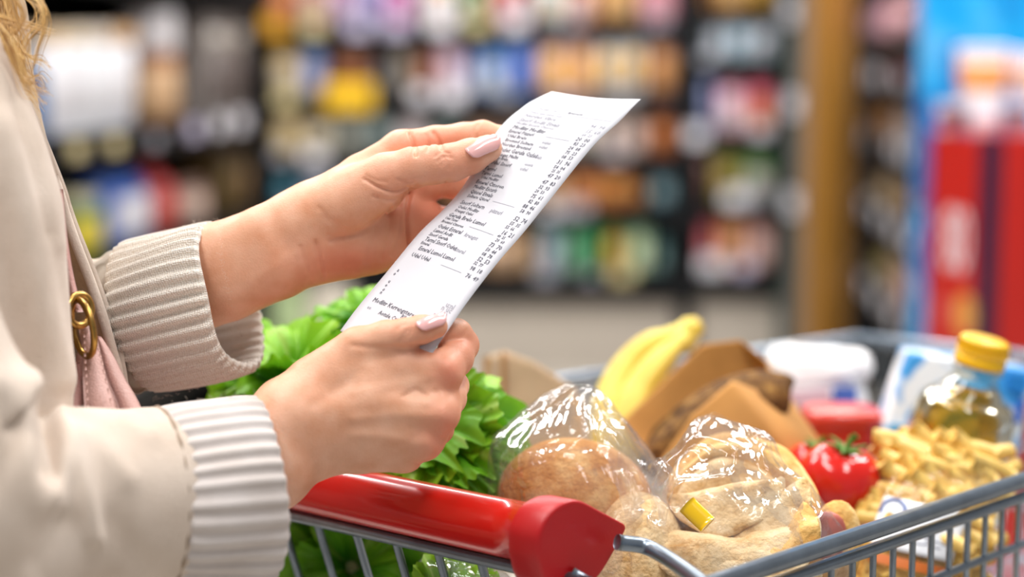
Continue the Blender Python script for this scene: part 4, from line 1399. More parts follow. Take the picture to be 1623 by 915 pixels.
def white_pack():
    root = thing('flour_pack', P(1300, 740, 1.55), 'soft white paper pack with a blue mark behind the red tub', 'pack')
    wp = mat('white_pack_paper', '#f0eef0', .6, noise=.05, nscale=20, bump=.2, bscale=70)
    S = spline([(548, 1255, 1350, .012), (556, 1222, 1372, .022), (575, 1214, 1382, .032), (600, 1217, 1377, .036), (612, 1226, 1370, .034), (650, 1230, 1378, .038), (760, 1228, 1382, .04), (800, 1232, 1378, .036)], 44)
    V, m = [], 56
    for (y, a, b, hd) in S:
        for j in range(m):
            t = 2 * math.pi * j / m
            e = lambda x: math.copysign(abs(x) ** .6, x)
            V.append(list(P((a + b) / 2 + (b - a) / 2 * e(math.cos(t)), y + 5 * math.cos(t) * (y < 600), 1.555 + hd * e(math.sin(t)))))
    V = np.array(V)
    V += (vnoise(V, 120, 4, 4) * .0042)[:, None] * cvec(.2, -.6, -1) + (np.exp(-(vnoise(V, 85, 14, 2) / .1) ** 2) * .004)[:, None] * cvec(0, -.4, -1)
    obj('pack', V, gridF(44, m, closev=True) + [list(range(m))[::-1], list(range(43 * m, 44 * m))], wp, root)
    V = np.array([list(P(x, y, 1.5095)) for x, y in ((1322, 614), (1358, 614), (1358, 640), (1322, 640))])
    V = np.concatenate([V, V + cvec(0, 0, .006)])
    F = [[0, 1, 2, 3], [7, 6, 5, 4]] + [[i, 4 + i, 4 + (i + 1) % 4, (i + 1) % 4] for i in range(4)]
    obj('blue_mark', V, F, plain('#4d6fc4'), root, smooth=False, label='blue printed patch')
    V = np.array([list(P(x, y, 1.5095)) for x, y in ((1250, 622), (1314, 616), (1316, 640), (1250, 642))])
    V = np.concatenate([V, V + cvec(0, 0, .006)])
    obj('pink_mark', V, F, plain('#e6c6d2'), root, smooth=False, label='pale pink printed band')


white_pack()


def red_tub():
    root = thing('tub', P(1330, 780, 1.42), 'red plastic tub with rounded lid behind the tomato', 'tub')
    m = mat('red_tub_plastic', '#c62d22', .3, coat=.3, noise=.06)
    c = P(1332, 700, 1.42)
    rows = [(.0, -.06), (.026, -.06), (.030, -.055), (.0325, .012), (.0325, .018)]
    lid = [(.0335, .0165), (.0345, .018), (.0345, .0245), (.033, .0275), (.029, .029), (.0, .029)]

    def sq(rows):
        V, k = [], 40
        for r, h in rows:
            for j in range(k):
                t = 2 * math.pi * j / k
                e = lambda x: math.copysign(abs(x) ** .55, x)
                V.append(np.array(list(c)) + cvec(r * .92 * e(math.cos(t)), 0, 0) + np.array([0, r * .8 * e(math.sin(t)), h]))
        return np.array(V), gridF(len(rows), k, closev=True)
    obj('tub_body', *sq(rows), m, root)
    obj('lid', *sq(lid), mat('red_tub_lid', '#d03a2c', .3, coat=.3), root, label='lighter red lid')


red_tub()


def oil_bottle():
    axis = P(1562, 540, 1.285) - P(1500, 760, 1.31)
    L = axis.length
    a = axis.normalized()
    base = P(1500, 760, 1.31)
    sc = .000475

    def at(px, py):
        # distance along the axis for a pixel on the axis
        return (Vector((P(px, py, 1.295))) - base).dot(a)
    t_cap, t_capb, t_sh, t_body = at(1562, 532), at(1553, 577), at(1545, 612), at(1528, 665)
    root = thing('oil_bottle', base - a * .09, 'clear bottle of golden oil with a yellow cap', 'bottle')
    b0 = -.085
    prof = [(.0, b0), (.030, b0), (.036, b0 + .004), (.038, b0 + .014), (.038, b0 + .05), (.0388, -.02), (.0392, t_body - .02), (.0385, t_body + .0), (.034, t_body + .014), (.026, t_sh - .006), (.0195, t_sh + .003), (.0165, t_sh + .009), (.0165, t_capb + .004), (.0, t_capb + .004)]
    S = spline(prof, 70)
    S[:, 0] = np.clip(S[:, 0], 0.0, .0395)
    glass = film_mat('bottle_plastic', '#f6f4ea', .5, .05, .05, 20, .0)
    obj('bottle', *lathe(S, 48, base, a), glass, root, label='clear plastic bottle wall')
    oil, t, b = nt('golden_oil')
    b.inputs['Base Color'].default_value = srgb('#cfa93a')
    b.inputs['Transmission Weight'].default_value = .8
    b.inputs['Roughness'].default_value = .05
    b.inputs['IOR'].default_value = 1.33
    O = [(.0, b0 + .004), (.0345, b0 + .005), (.0365, b0 + .016), (.0375, -.02), (.0378, t_body - .02), (.037, t_body), (.0325, t_body + .013), (.0245, t_sh - .008), (.019, t_sh), (.0, t_sh + .001)]
    S = spline(O, 50)
    S[:, 0] = np.clip(S[:, 0], 0, .038)
    obj('oil', *lathe(S, 40, base, a), oil, root, label='golden oil')
    yc = mat('yellow_cap', '#f6bf0a', .35, coat=.2)
    h = t_cap - t_capb
    C = [(.0, t_capb), (.0185, t_capb), (.0192, t_capb + .001), (.0192, t_capb + h * .30), (.0182, t_capb + h * .34), (.0182, t_capb + h * .38), (.019, t_capb + h * .42), (.0188, t_capb + h * .86), (.0178, t_capb + h * .95), (.0155, t_capb + h), (.0, t_capb + h * 1.01)]
    o = obj('cap', *lathe(C, 60, base, a), yc, root, label='yellow screw cap')
    mb = MB()
    q = Vector((0, 0, 1)).rotation_difference(a).to_matrix()
    for k in range(44):
        th = 2 * math.pi * k / 44
        e = q @ Vector((math.cos(th) * .0189, math.sin(th) * .0189, 0))
        mb.add(*tube([list(base + e + a * (t_capb + h * .44)), list(base + e + a * (t_capb + h * .84))], .0006, 5))
    mb.build('cap_grip', yc, o, kind='stuff')
    obj('neck_ring', *lathe([(.0165, t_capb - .004), (.0195, t_capb - .0035), (.0195, t_capb - .0015), (.0165, t_capb - .001)], 36, base, a), glass, root)


oil_bottle()


def milk_pack():
    m, t, b = nt('blue_white_print')
    tc = N(t, 'ShaderNodeTexCoord')
    nz = N(t, 'ShaderNodeTexNoise', Scale=24.0, Detail=2.0, Distortion=.6)
    t.links.new(tc.outputs['Object'], nz.inputs['Vector'])
    rp = N(t, 'ShaderNodeValToRGB')
    rp.color_ramp.elements[0].position, rp.color_ramp.elements[1].position = .47, .55
    rp.color_ramp.elements[0].color, rp.color_ramp.elements[1].color = srgb('#eef2f6'), srgb('#3f9be0')
    t.links.new(nz.outputs['Fac'], rp.inputs['Fac'])
    t.links.new(rp.outputs['Color'], b.inputs['Base Color'])
    b.inputs['Roughness'].default_value = .3
    root = thing('milk_pack', P(1500, 800, 1.43), 'white and blue printed carton leaning behind the oil bottle', 'carton')
    f = [(1440, 558, 1.40), (1640, 588, 1.42), (1590, 840, 1.40), (1352, 820, 1.37)]
    fr = [P(*p) for p in f]
    bk = [p + Vector(cvec(.004, -.004, .05)) for p in fr]
    obj('carton', *hexa([fr[3], fr[2], bk[2], bk[3]], [fr[0], fr[1], bk[1], bk[0]], .004), m, root)
    lt = P(1522, 568, 1.407)
    lb = P(1400, 690, 1.388)

    def patch(name, pts, d, col, lab):
        V = np.array([list(P(x, y, d)) for x, y in pts])
        V = np.concatenate([V, V + cvec(0, 0, .004)])
        k = len(pts)
        obj(name, V, [list(range(k)), list(range(2 * k - 1, k - 1, -1))] + [[i, k + i, k + (i + 1) % k, (i + 1) % k] for i in range(k)], plain(col), root, smooth=False, label=lab)
    patch('printed_band', [(1411, 672), (1450, 676), (1440, 706), (1399, 702)], 1.3845, '#4fb2e8', 'sky blue printed band')
    patch('printed_patch', [(1600, 594), (1628, 598), (1622, 626), (1596, 618)], 1.411, '#1f86dc', 'blue printed patch')
    patch('printed_patch', [(1612, 640), (1626, 634), (1618, 670), (1606, 672)], 1.409, '#2a63c8', 'dark blue printed patch')
    obj('top_seam', *hexa([P(1444, 560, 1.425), P(1640, 590, 1.445), P(1640, 590, 1.449), P(1444, 560, 1.429)], [P(1448, 553, 1.425), P(1641, 583, 1.445), P(1641, 583, 1.449), P(1448, 553, 1.429)]), m, root)


milk_pack()


def pasta_bag():
    root = thing('pasta_bag', P(1470, 880, 1.2), 'clear bag of thick golden pasta tubes with a white label', 'pasta')
    pm = mat('golden_pasta', '#f3cb70', .38, noise=.10, nscale=45, sss=.05)
    # bag shape: centre line from the low end up to the top
    cl = spline([(1420, 985, 1.19, 78, .020), (1440, 915, 1.20, 92, .028), (1458, 850, 1.215, 98, .031), (1476, 800, 1.23, 98, .031), (1496, 756, 1.243, 92, .028), (1512, 728, 1.252, 84, .020), (1520, 714, 1.257, 76, .010)], 60)
    core = []
    m = 40
    for (x, y, d, hw, hd) in cl:
        for j in range(m):
            a = 2 * math.pi * j / m
            core.append(list(P(x + (hw - 14) * math.cos(a), y + .42 * (hw - 14) * math.cos(a) * .5, d - (hd - .0075) * math.sin(a) if hd > .009 else d)))
    r = random.Random(12)
    base = None
    k = 0
    while k < 170:
        i = r.randrange(0, 58)
        x, y, d, hw, hd = cl[i]
        a = r.uniform(.12 * math.pi, .88 * math.pi) if k < 150 else r.uniform(math.pi, 2 * math.pi)
        sh = r.uniform(.62, .93)
        c = P(x + (hw - 6) * sh * math.cos(a), y + .2 * hw * math.cos(a) * sh + r.uniform(-5, 5), d - max(.001, hd - .005) * sh * math.sin(a))
        tang = cvec(.9 + r.uniform(-.1, .1), .42 + r.gauss(0, .28), r.gauss(0, .2) - .75 * math.cos(a) * -.6)
        tang /= np.linalg.norm(tang)
        l = r.uniform(.017, .030)
        bend = r.uniform(-.006, .006)
        bn = cvec(-.3, .9, .1)
        C = np.array([np.array(list(c)) + tang * l * u + bn * bend * (1 - u * u) for u in np.linspace(-1, 1, 9)])
        obj('pasta_tube', *tube(C, .0058, 9), pm, root)
        k += 1
    V = np.array(core)
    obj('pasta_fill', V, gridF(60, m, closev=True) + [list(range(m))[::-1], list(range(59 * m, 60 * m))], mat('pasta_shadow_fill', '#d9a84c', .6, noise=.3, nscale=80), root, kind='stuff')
    V, F = blob_bag([(c[0], c[1], c[2], c[3] + 6, c[4] + .003, 22) for c in cl[::6]] + [(1522, 709, 1.258, 76, .003, 22)], 60, 60, 51, .0012, .002)
    obj('plastic_bag', V, F, film_mat('pasta_film', '#fdfbf6', .35, .1, .35, 50, .03), root, label='clear plastic bag')
    # white label with a blue arc and dark lines

    def on(u, v, off=.0):
        # u across -1..1, v along 0 (top) .. 1
        i = 10 + v * 22
        x, y, d, hw, hd = cl[int(59 - 0 - min(59, max(0, 30 + v * 14)))]
        f = (59 - (30 + v * 14)) % 1
        j = int(59 - min(59, max(0, 30 + v * 14)))
        q = cl[j] * (1 - f) + cl[min(59, j + 1)] * f
        x, y, d, hw, hd = q
        a = math.pi / 2 - u * 1.0
        return list(P(x + (hw + 8) * math.cos(a), y + .25 * hw * math.cos(a) + 0, d - (hd + .0055 + off) * math.sin(a)))
    nu, nv = 24, 14
    V = np.array([on(-.75 + 1.35 * i / (nu - 1), j / (nv - 1)) for i in range(nu) for j in range(nv)])
    o = obj('label', V, gridF(nu, nv), mat('white_label', '#eef0f6', .5), root, label='white paper label')
    md = o.modifiers.new('thickness', 'SOLIDIFY')
    md.thickness = .0004
    md.offset = -1
    arc = np.array([on(-.52 + .2 * math.cos(t), .30 - .26 * math.sin(t), .0006) for t in np.linspace(-.3, math.pi + .3, 24)])
    obj('label_arc', *tube(arc, .0014, 6), plain('#35549e'), o, label='dark blue printed arc')
    mb = MB()
    for (u0, u1, v) in ((-.1, .2, .55), (-.15, .15, .66), (.1, .42, .72), (-.05, .35, .80)):
        mb.add(*tube(np.array([on(u0 + (u1 - u0) * t, v + .015 * math.sin(9 * t), .0003) for t in np.linspace(0, 1, 10)]), .0006, 5))
    mb.build('label_print', plain('#7d8096'), o, kind='stuff')
    V = np.array([on(-.72 + 1.3 * i / 19, 1.10 + .16 * j / 5) for i in range(20) for j in range(6)])
    o2 = obj('label_strip', V, gridF(20, 6), plain('#d8722c'), root, label='orange printed strip')
    V = np.array([on(-.1 + .7 * i / 19, 1.62 + (.12 + .05 * math.sin(i * 1.7)) * j / 5) for i in range(20) for j in range(6)])
    obj('herb_print', V, gridF(20, 6), plain('#5f9a2c'), root, label='green printed leaf')


pasta_bag()


def herb_wrap():
    root = thing('salad_bag', (P(740, 925, 1.09).x, P(740, 925, 1.09).y, BOT), 'small clear bag of salad leaves low behind the wires', 'salad')
    r = random.Random(8)
    for k in range(14):
        b = P(700 + r.uniform(-10, 90), 960 + r.uniform(-20, 40), 1.09 + r.uniform(-.015, .02))
        V, F, uv = leaf_mesh(b, dirc(r.uniform(-.6, .6), -1, r.uniform(-.3, .3)), dirc(r.uniform(-.4, .4), -.2, -1), .03, .014, 700 + k, ruffle=.003, nu=8, nv=20)
        obj('leaf', V, F, LEAFS[r.choice([0, 1])], root, uv=uv)
    V, F = blob_bag([(725, 885, 1.095, 40, .006, 8), (735, 900, 1.092, 66, .018, 10), (745, 930, 1.09, 84, .024, 10), (750, 980, 1.09, 86, .024, 6), (750, 1030, 1.09, 70, .018, 4)], 40, 48, 61, .0025, .003)
    V[:, 2] = np.maximum(V[:, 2], BOT)
    obj('plastic_bag', V, F, FILM, root)


herb_wrap()
# ================================================================== RECEIPT
LEFT_E = [(539, 525, 1.030), (568, 486, 1.037), (616, 428, 1.048), (664, 370, 1.058), (703, 332, 1.065), (736, 293, 1.072),
          (789, 207, 1.084), (828, 170.5, 1.091), (852, 156, 1.097), (874.5, 145.5, 1.104)]
RIGHT_E = [(668, 586, 0.998), (697, 543, 1.005), (743, 476, 1.018), (790, 415, 1.029), (828, 371, 1.037), (865, 325, 1.045),
           (938, 234, 1.060), (982, 192, 1.069), (1000, 173, 1.074), (1015.5, 157.5, 1.080)]
NV = 120
_l, _r = spline(PA(LEFT_E), 900), spline(PA(RIGHT_E), 900)
_s = np.concatenate([[0], np.cumsum(np.linalg.norm(np.diff((_l + _r) / 2, axis=0), axis=1))])
_i = np.interp(np.linspace(0, _s[-1], NV), _s, np.arange(900)).round().astype(int)
_l, _r = _l[_i], _r[_i]


def paper_pt(u, v, lift=0.0):
    """points on the receipt, u across (0..1), v up (0..1)"""
    u, v = np.asarray(u, float), np.clip(np.asarray(v, float), 0, 1) * (NV - 1)
    i = np.minimum(v.astype(int), NV - 2)
    f = (v - i)[:, None]
    a = _l[i] * (1 - f) + _l[i + 1] * f
    b = _r[i] * (1 - f) + _r[i + 1] * f
    q = a * (1 - u)[:, None] + b * u[:, None]
    nrm = np.cross(_r[i + 1] - _l[i], (_l[i + 1] - _l[i]) + (_r[i + 1] - _r[i]))
    nrm /= np.linalg.norm(nrm, axis=1)[:, None]
    nrm *= np.where((nrm @ cvec(0, 0, -1)) > 0, 1, -1)[:, None]
    bow = np.sin(np.pi * u) * (0.0025 - 0.0045 * (v / NV) ** 3)
    return q + nrm * (bow + lift)[:, None] if np.ndim(lift) else q + nrm * bow[:, None] + nrm * lift


def build_receipt():
    us = np.linspace(0, 1, 15)
    U, V = np.meshgrid(us, np.linspace(0, 1, NV), indexing='ij')
    m = mat('receipt_paper', '#d9d8df', 0.55, noise=0.02, nscale=60, bump=0.04, bscale=120)
    root = thing('receipt', P(620, 560, 1.02), 'long white paper receipt with grey printed lines held in two hands', 'receipt')
    front = paper_pt(U.ravel(), V.ravel(), 0.0)
    sh = obj('paper_sheet', front, gridF(15, NV), m, root)
    md = sh.modifiers.new('thickness', 'SOLIDIFY')
    md.thickness = 0.0002
    md.offset = 0
    # printed lines
    words = ['Tovolir', 'Bromnd', 'Escurls', 'Aodit', 'Cttoron', 'Modlitr', 'Krengst', 'Vibra', 'Soltern', 'Pizzerl', 'Mallti', 'Oulet',
             'Esteral', 'Lumol', 'Norden', 'Fisk', 'Gerula', 'Snorf', 'Etvals', 'Udel', 'Tarml', 'Brelo', 'Qinsel']
    items = []          # text, u, v, size, dark

    def vfit(px, py):
        d = np.abs(np.arange(0, NV) * 0.0)
        R = topix(_r)
        return float(np.argmin((R[:, 0] - px) ** 2 + (R[:, 1] - py) ** 2)) / (NV - 1)
    rows = [(872, 170), (850, 183), (840, 198), (825, 212), (810, 227), (800, 243), (790, 258), (778, 275), (765, 295), (757, 310),
            (745, 322), (735, 338), (715, 360), (705, 377), (697, 390), (685, 408), (672, 428), (660, 445), (650, 463), (630, 490),
            (617, 502), (607, 517), (590, 535), (580, 547), (570, 562), (555, 580), (545, 596), (533, 610), (520, 627), (510, 643),
            (495, 658), (470, 677)]
    PP = np.linspace(0.02, 0.98, 400)
    line = topix(paper_pt(np.full(400, 0.84), PP))
    r = random.Random(5)
    vs = []
    for (cx, cy) in rows:
        px, py = 520 + cx / 2.079, 120 + cy / 2.079
        vs.append(float(PP[np.argmin((line[:, 0] - px) ** 2 + (line[:, 1] - py) ** 2)]))
    for k, v in enumerate(vs):
        price = '%d%d  %02d' % (r.randint(0, 9), r.randint(0, 9), r.randint(0, 99))
        dark = 0 if k < 3 else 1
        pit = (vs[k - 1] - v if k else v - vs[1]) * 0.225
        fs = min(.0034, max(.0021, pit * .74))
        items.append((price, 0.79 + 0.02 * r.random(), v, fs, dark))
        n = r.choice([2, 2, 3, 3]) if k < 12 else r.choice([1, 2, 2, 2, 3])
        t = ' '.join(r.choice(words) for _ in range(n))
        items.append((t, 0.11 + 0.03 * r.random() * (k > 2), v + 0.004, fs * 1.02, dark))
        if r.random() < 0.3:
            items.append((r.choice(words).lower(), 0.47 + 0.05 * r.random(), v + 0.002, fs * .95, 0))
    vt = vs[0]
    items.append(('Tovolinr orde', 0.16, vt + 0.045, 0.0020, 0))
    items.append(('Brencernl', 0.46, vt + 0.045, 0.0023, 1))
    items.append(('Tolore amb vistrol  nobr', 0.12, vt + 0.024, 0.0020, 0))
    for k, (v, t, u, s) in enumerate([(0.232, 'a', .10, .003), (0.218, 'o', .09, .003), (0.19, 'u', .10, .003), (0.175, 'o', .10, .003),
                                      (0.16, 'o', .11, .003), (0.148, 'n', .11, .003)]):
        items.append((t, u, v, s, 1))
    items += [('Modlitr Kerrengsteren', 0.10, 0.118, 0.0036, 1), ('Aotule Cttoron', 0.26, 0.088, 0.0032, 1), ('eo', 0.10, 0.092, 0.003, 0),
              ('Bibolar', 0.50, 0.102, 0.0032, 1)]
    items += [('u:nl', .83, .185, .004, 0), ('n uc', .81, .172, .004, 0), ('ote', .82, .158, .004, 0), ('a.nr', .78, .146, .0034, 1), ('vo', .83, .125, .003, 0),
              ('ue', .82, .105, .003, 0)]
    cu = bpy.data.curves.new('print', 'FONT')
    cu.resolution_u = 1
    to = bpy.data.objects.new('print', cu)
    COL.objects.link(to)
    dep = bpy.context.evaluated_depsgraph_get()
    Wd, Ln = 0.070, 0.225
    mb = [MB(), MB()]
    for (t, u, v, s, dark) in items:
        cu.body = t
        cu.size = s * 1.35
        cu.offset = s * .022
        bpy.context.view_layer.update()
        dep.update()
        me = to.evaluated_get(dep).to_mesh()
        if me and len(me.vertices):
            C = np.zeros(len(me.vertices) * 3)
            me.vertices.foreach_get('co', C)
            C = C.reshape(-1, 3)
            X = paper_pt(u + C[:, 0] * 0.86 / Wd, v + C[:, 1] / Ln, 0.00025)
            mb[dark].add(X, [list(p.vertices) for p in me.polygons])
        to.evaluated_get(dep).to_mesh_clear()
    bpy.data.objects.remove(to)
    for (v, a, b) in ((vt + 0.036, .35, .93), (vs[4] + .01, .5, .75), (vs[17] - .008, .45, .72), (vs[23], .45, .75), (vs[31] + .006, .5, .75)):
        uu = np.linspace(a, b, 24)
        X = np.concatenate([paper_pt(uu, np.full(24, v), 0.00022), paper_pt(uu, np.full(24, v + .0016), 0.00022)])
        mb[0].add(X, [[i, i + 1, 25 + i, 24 + i] for i in range(23)])
    ink = [mat('faded_ink', '#a3a2ad', 0.7), mat('thermal_ink', '#5b5a66', 0.7)]
    mb[0].build('faded_print', ink[0], root, smooth=False, label='faint grey printed text', kind='stuff')
    mb[1].build('print', ink[1], root, smooth=False, label='dark grey printed text', kind='stuff')


build_receipt()

# ================================================================== PERSON
person = thing('person', (-0.16, 1.02, 0.0), 'person in a cream knit coat reading a receipt over the cart handle', 'person')


def prims(d0, rows):
    """rows of (px, py, away mm, radius mm) -> chains of round cones"""
    out = []
    for ch in rows:
        pts = [(np.array(list(P(x, y, d0 + z / 1000))), r / 1000) for x, y, z, r in ch]
        out.append([(a[0], b[0], a[1], b[1]) for a, b in zip(pts[:-1], pts[1:])])
    return out


def chain_sd(Q, ch, k=0.003):
    f = None
    for c in ch:
        d = sd_cone(Q, *c)
        f = d if f is None else smin(f, d, k)
    return f


def hand_field(palm, fingers, kp, kf):
    def f(Q):
        base = None
        for ch in palm:
            d = chain_sd(Q, ch)
            base = d if base is None else smin(base, d, kp)
        tot = base
        for ch in fingers:
            tot = np.minimum(tot, smin(base, chain_sd(Q, ch), kf))
        return tot
    return f


def bounds(chs, pad=0.012):
    A = np.array([q for ch in chs for c in ch for q in (c[0], c[1])])
    R = max(max(c[2], c[3]) for ch in chs for c in ch)
    return A.min(0) - R - pad * 0.3, A.max(0) + R + pad * 0.3


def carve(V, Nn, lines):
    """fine folds and ridges: (pixel polyline, width px, depth mm)"""
    X = topix(V)
    vis = (Nn @ cvec(0, 0, -1)) > -0.15
    dz = np.zeros(len(V))
    for L, w, dp in lines:
        d = polydist(X[:, :2], spline(L, 14) if len(L) > 2 else L)
        dp = dp * 1.45 if (w <= 4.6 and dp > 0) else dp
        dz += np.where(vis, -dp / 1000 * np.exp(-(d / w) ** 2), 0)
    return V + Nn * dz[:, None]


# ---- near hand (back of the hand to the lens), thumb over the receipt
DN = 1.010
palm_n = prims(DN, [
    [(280, 790, -28, 26), (420, 712, -6, 26.5), (462, 664, -2, 24.5)],
    [(280, 800, -28, 26), (430, 742, -6, 25.5), (478, 716, 0, 20)],
    [(455, 650, 0, 18), (540, 600, 0, 14.5), (640, 580, -1, 12.5), (701, 588, -1, 11.5)],
    [(470, 672, -4, 18), (590, 638, -7, 13.5), (696, 655, -6, 11.6)],
    [(478, 700, -2, 17), (585, 684, -4, 13), (672, 700, -2, 10.6)],
    [(488, 716, 2, 14), (570, 718, 3, 12), (640, 722, 5, 9.8)],
    [(560, 640, 16, 20), (640, 660, 20, 19)],
    [(590, 606, 1, 13), (650, 610, 1, 12.2), (696, 618, 1, 10)],
    [(590, 664, -2, 12.5), (640, 670, -1, 11.5), (680, 678, 0, 9.8)],
    [(500, 610, 8, 17), (560, 575, 6, 16), (600, 560, 4, 12)],
    [(520, 700, 14, 16), (620, 715, 20, 12)],
])
fing_n = prims(DN, [
    [(500, 606, 6, 15), (568, 552, 0, 12.5), (612, 535, -6, 9.8), (641, 529, -9, 8.6), (668, 523, -9, 8.4), (691, 518, -9, 6.9)],
    [(700, 588, -1, 11.5), (720, 568, 13, 11.2), (731, 547, 28, 10.4), (724, 530, 23, 9.0), (710, 526, 17, 8.0), (692, 528, 10.5, 6.8)],
    [(696, 655, -6, 11.6), (713, 632, 16, 9.6), (720, 612, 36, 8.6), (690, 600, 50, 8), (650, 606, 46, 7)],
    [(672, 700, -2, 10.6), (694, 680, 18, 9.2), (702, 664, 38, 8.2), (664, 650, 48, 7.8), (630, 655, 42, 7)],
    [(640, 722, 5, 9.6), (660, 712, 20, 8.4), (668, 700, 36, 7.4), (634, 690, 44, 7), (612, 690, 38, 6.4)],
])
f_near = hand_field(palm_n, fing_n, 0.009, 0.0045)
# ---- far hand (palm to the lens), thumb over the receipt, fingers behind it
DF = 1.082
palm_f = prims(DF, [
    [(190, 500, 20, 23), (350, 411, 5, 23.5), (425, 377, -1, 21), (490, 340, 0, 18.5)],
    [(190, 516, 20, 23), (360, 449, 6, 24), (440, 418, 1, 22.5), (510, 392, 2, 20)],
    [(475, 353, 2, 19), (572, 279, 6, 13.5), (636, 239, 9, 12.3)],
    [(490, 356, -3, 19), (545, 324, -11, 20), (600, 298, -15, 17)],
    [(490, 370, 8, 17), (600, 310, 18, 13), (668, 290, 24, 11)],
    [(500, 390, 8, 17), (610, 350, 20, 13), (672, 345, 26, 10.5)],
    [(505, 395, 6, 17), (590, 396, 14, 14), (650, 388, 24, 10)],
    [(505, 392, 2, 19), (560, 392, 4, 18), (610, 388, 12, 14)],
    [(545, 376, 5, 18), (590, 366, 10, 16), (640, 345, 20, 13.5)],
])
fing_f = prims(DF, [
    [(560, 310, -12, 18), (612, 280, -18, 14.5), (655, 266, -19, 12.6), (690, 261, -18.5, 11.8), (716, 258, -18, 11.6), (745, 248, -16.5, 10.8), (774, 235.5, -14.5, 8.6)],
    [(636, 237, 9, 12), (690, 225, 14, 10), (735, 218, 16, 9.2), (765, 213, 16, 8.6), (800, 220, 14, 7.6), (838, 232, 11, 6.6)],
    [(668, 290, 24, 11), (720, 292, 34, 9.4), (770, 298, 28, 8.4), (815, 300, 16, 7)],
    [(672, 345, 26, 10.5), (715, 352, 36, 9.2), (750, 352, 30, 8.2), (790, 345, 19, 7)],
    [(650, 388, 24, 10), (690, 395, 34, 8.4), (720, 395, 30, 7.6), (750, 385, 22, 6.4)],
])
f_far = hand_field(palm_f, fing_f, 0.010, 0.0045)


def skin_mat():
    m, t, b = nt('skin')
    at = N(t, 'ShaderNodeAttribute', attribute_name='flush')
    tc = N(t, 'ShaderNodeTexCoord')
    nz = N(t, 'ShaderNodeTexNoise', Scale=55.0, Detail=4.0)
    t.links.new(tc.outputs['Object'], nz.inputs['Vector'])
    rp = N(t, 'ShaderNodeValToRGB')
    rp.color_ramp.elements[0].color = srgb('#de9f7c')
    rp.color_ramp.elements[1].color = srgb('#eeba9c')
    rp.color_ramp.elements[0].position, rp.color_ramp.elements[1].position = 0.3, 0.7
    t.links.new(nz.outputs['Fac'], rp.inputs['Fac'])
    mx = N(t, 'ShaderNodeMix', data_type='RGBA')
    t.links.new(at.outputs['Fac'], mx.inputs['Factor'])
    t.links.new(rp.outputs['Color'], mx.inputs['A'])
    mx.inputs['B'].default_value = srgb('#de8468')
    t.links.new(mx.outputs['Result'], b.inputs['Base Color'])
    b.inputs['Roughness'].default_value = 0.48
    b.inputs['Specular IOR Level'].default_value = 0.45
    b.inputs['Subsurface Weight'].default_value = 0.14
    b.inputs['Subsurface Radius'].default_value = (0.008, 0.0028, 0.0014)
    b.inputs['Subsurface Scale'].default_value = 1.0
    vo = N(t, 'ShaderNodeTexVoronoi', Scale=900.0)
    t.links.new(tc.outputs['Object'], vo.inputs['Vector'])
    bp = N(t, 'ShaderNodeBump', Strength=0.16, Distance=0.0006)
    mp = N(t, 'ShaderNodeMapping')
    mp.inputs['Scale'].default_value = (1.6, 1, .6)
    mp.inputs['Rotation'].default_value = (0, .6, 0)
    t.links.new(tc.outputs['Object'], mp.inputs['Vector'])
    nf = N(t, 'ShaderNodeTexNoise', Scale=420.0, Detail=5.0, Roughness=.65)
    t.links.new(mp.outputs['Vector'], nf.inputs['Vector'])
    sm = N(t, 'ShaderNodeMath', operation='ADD')
    t.links.new(vo.outputs['Distance'], sm.inputs[0])
    t.links.new(nf.outputs['Fac'], sm.inputs[1])
    t.links.new(sm.outputs[0], bp.inputs['Height'])
    t.links.new(bp.outputs['Normal'], b.inputs['Normal'])
    return m


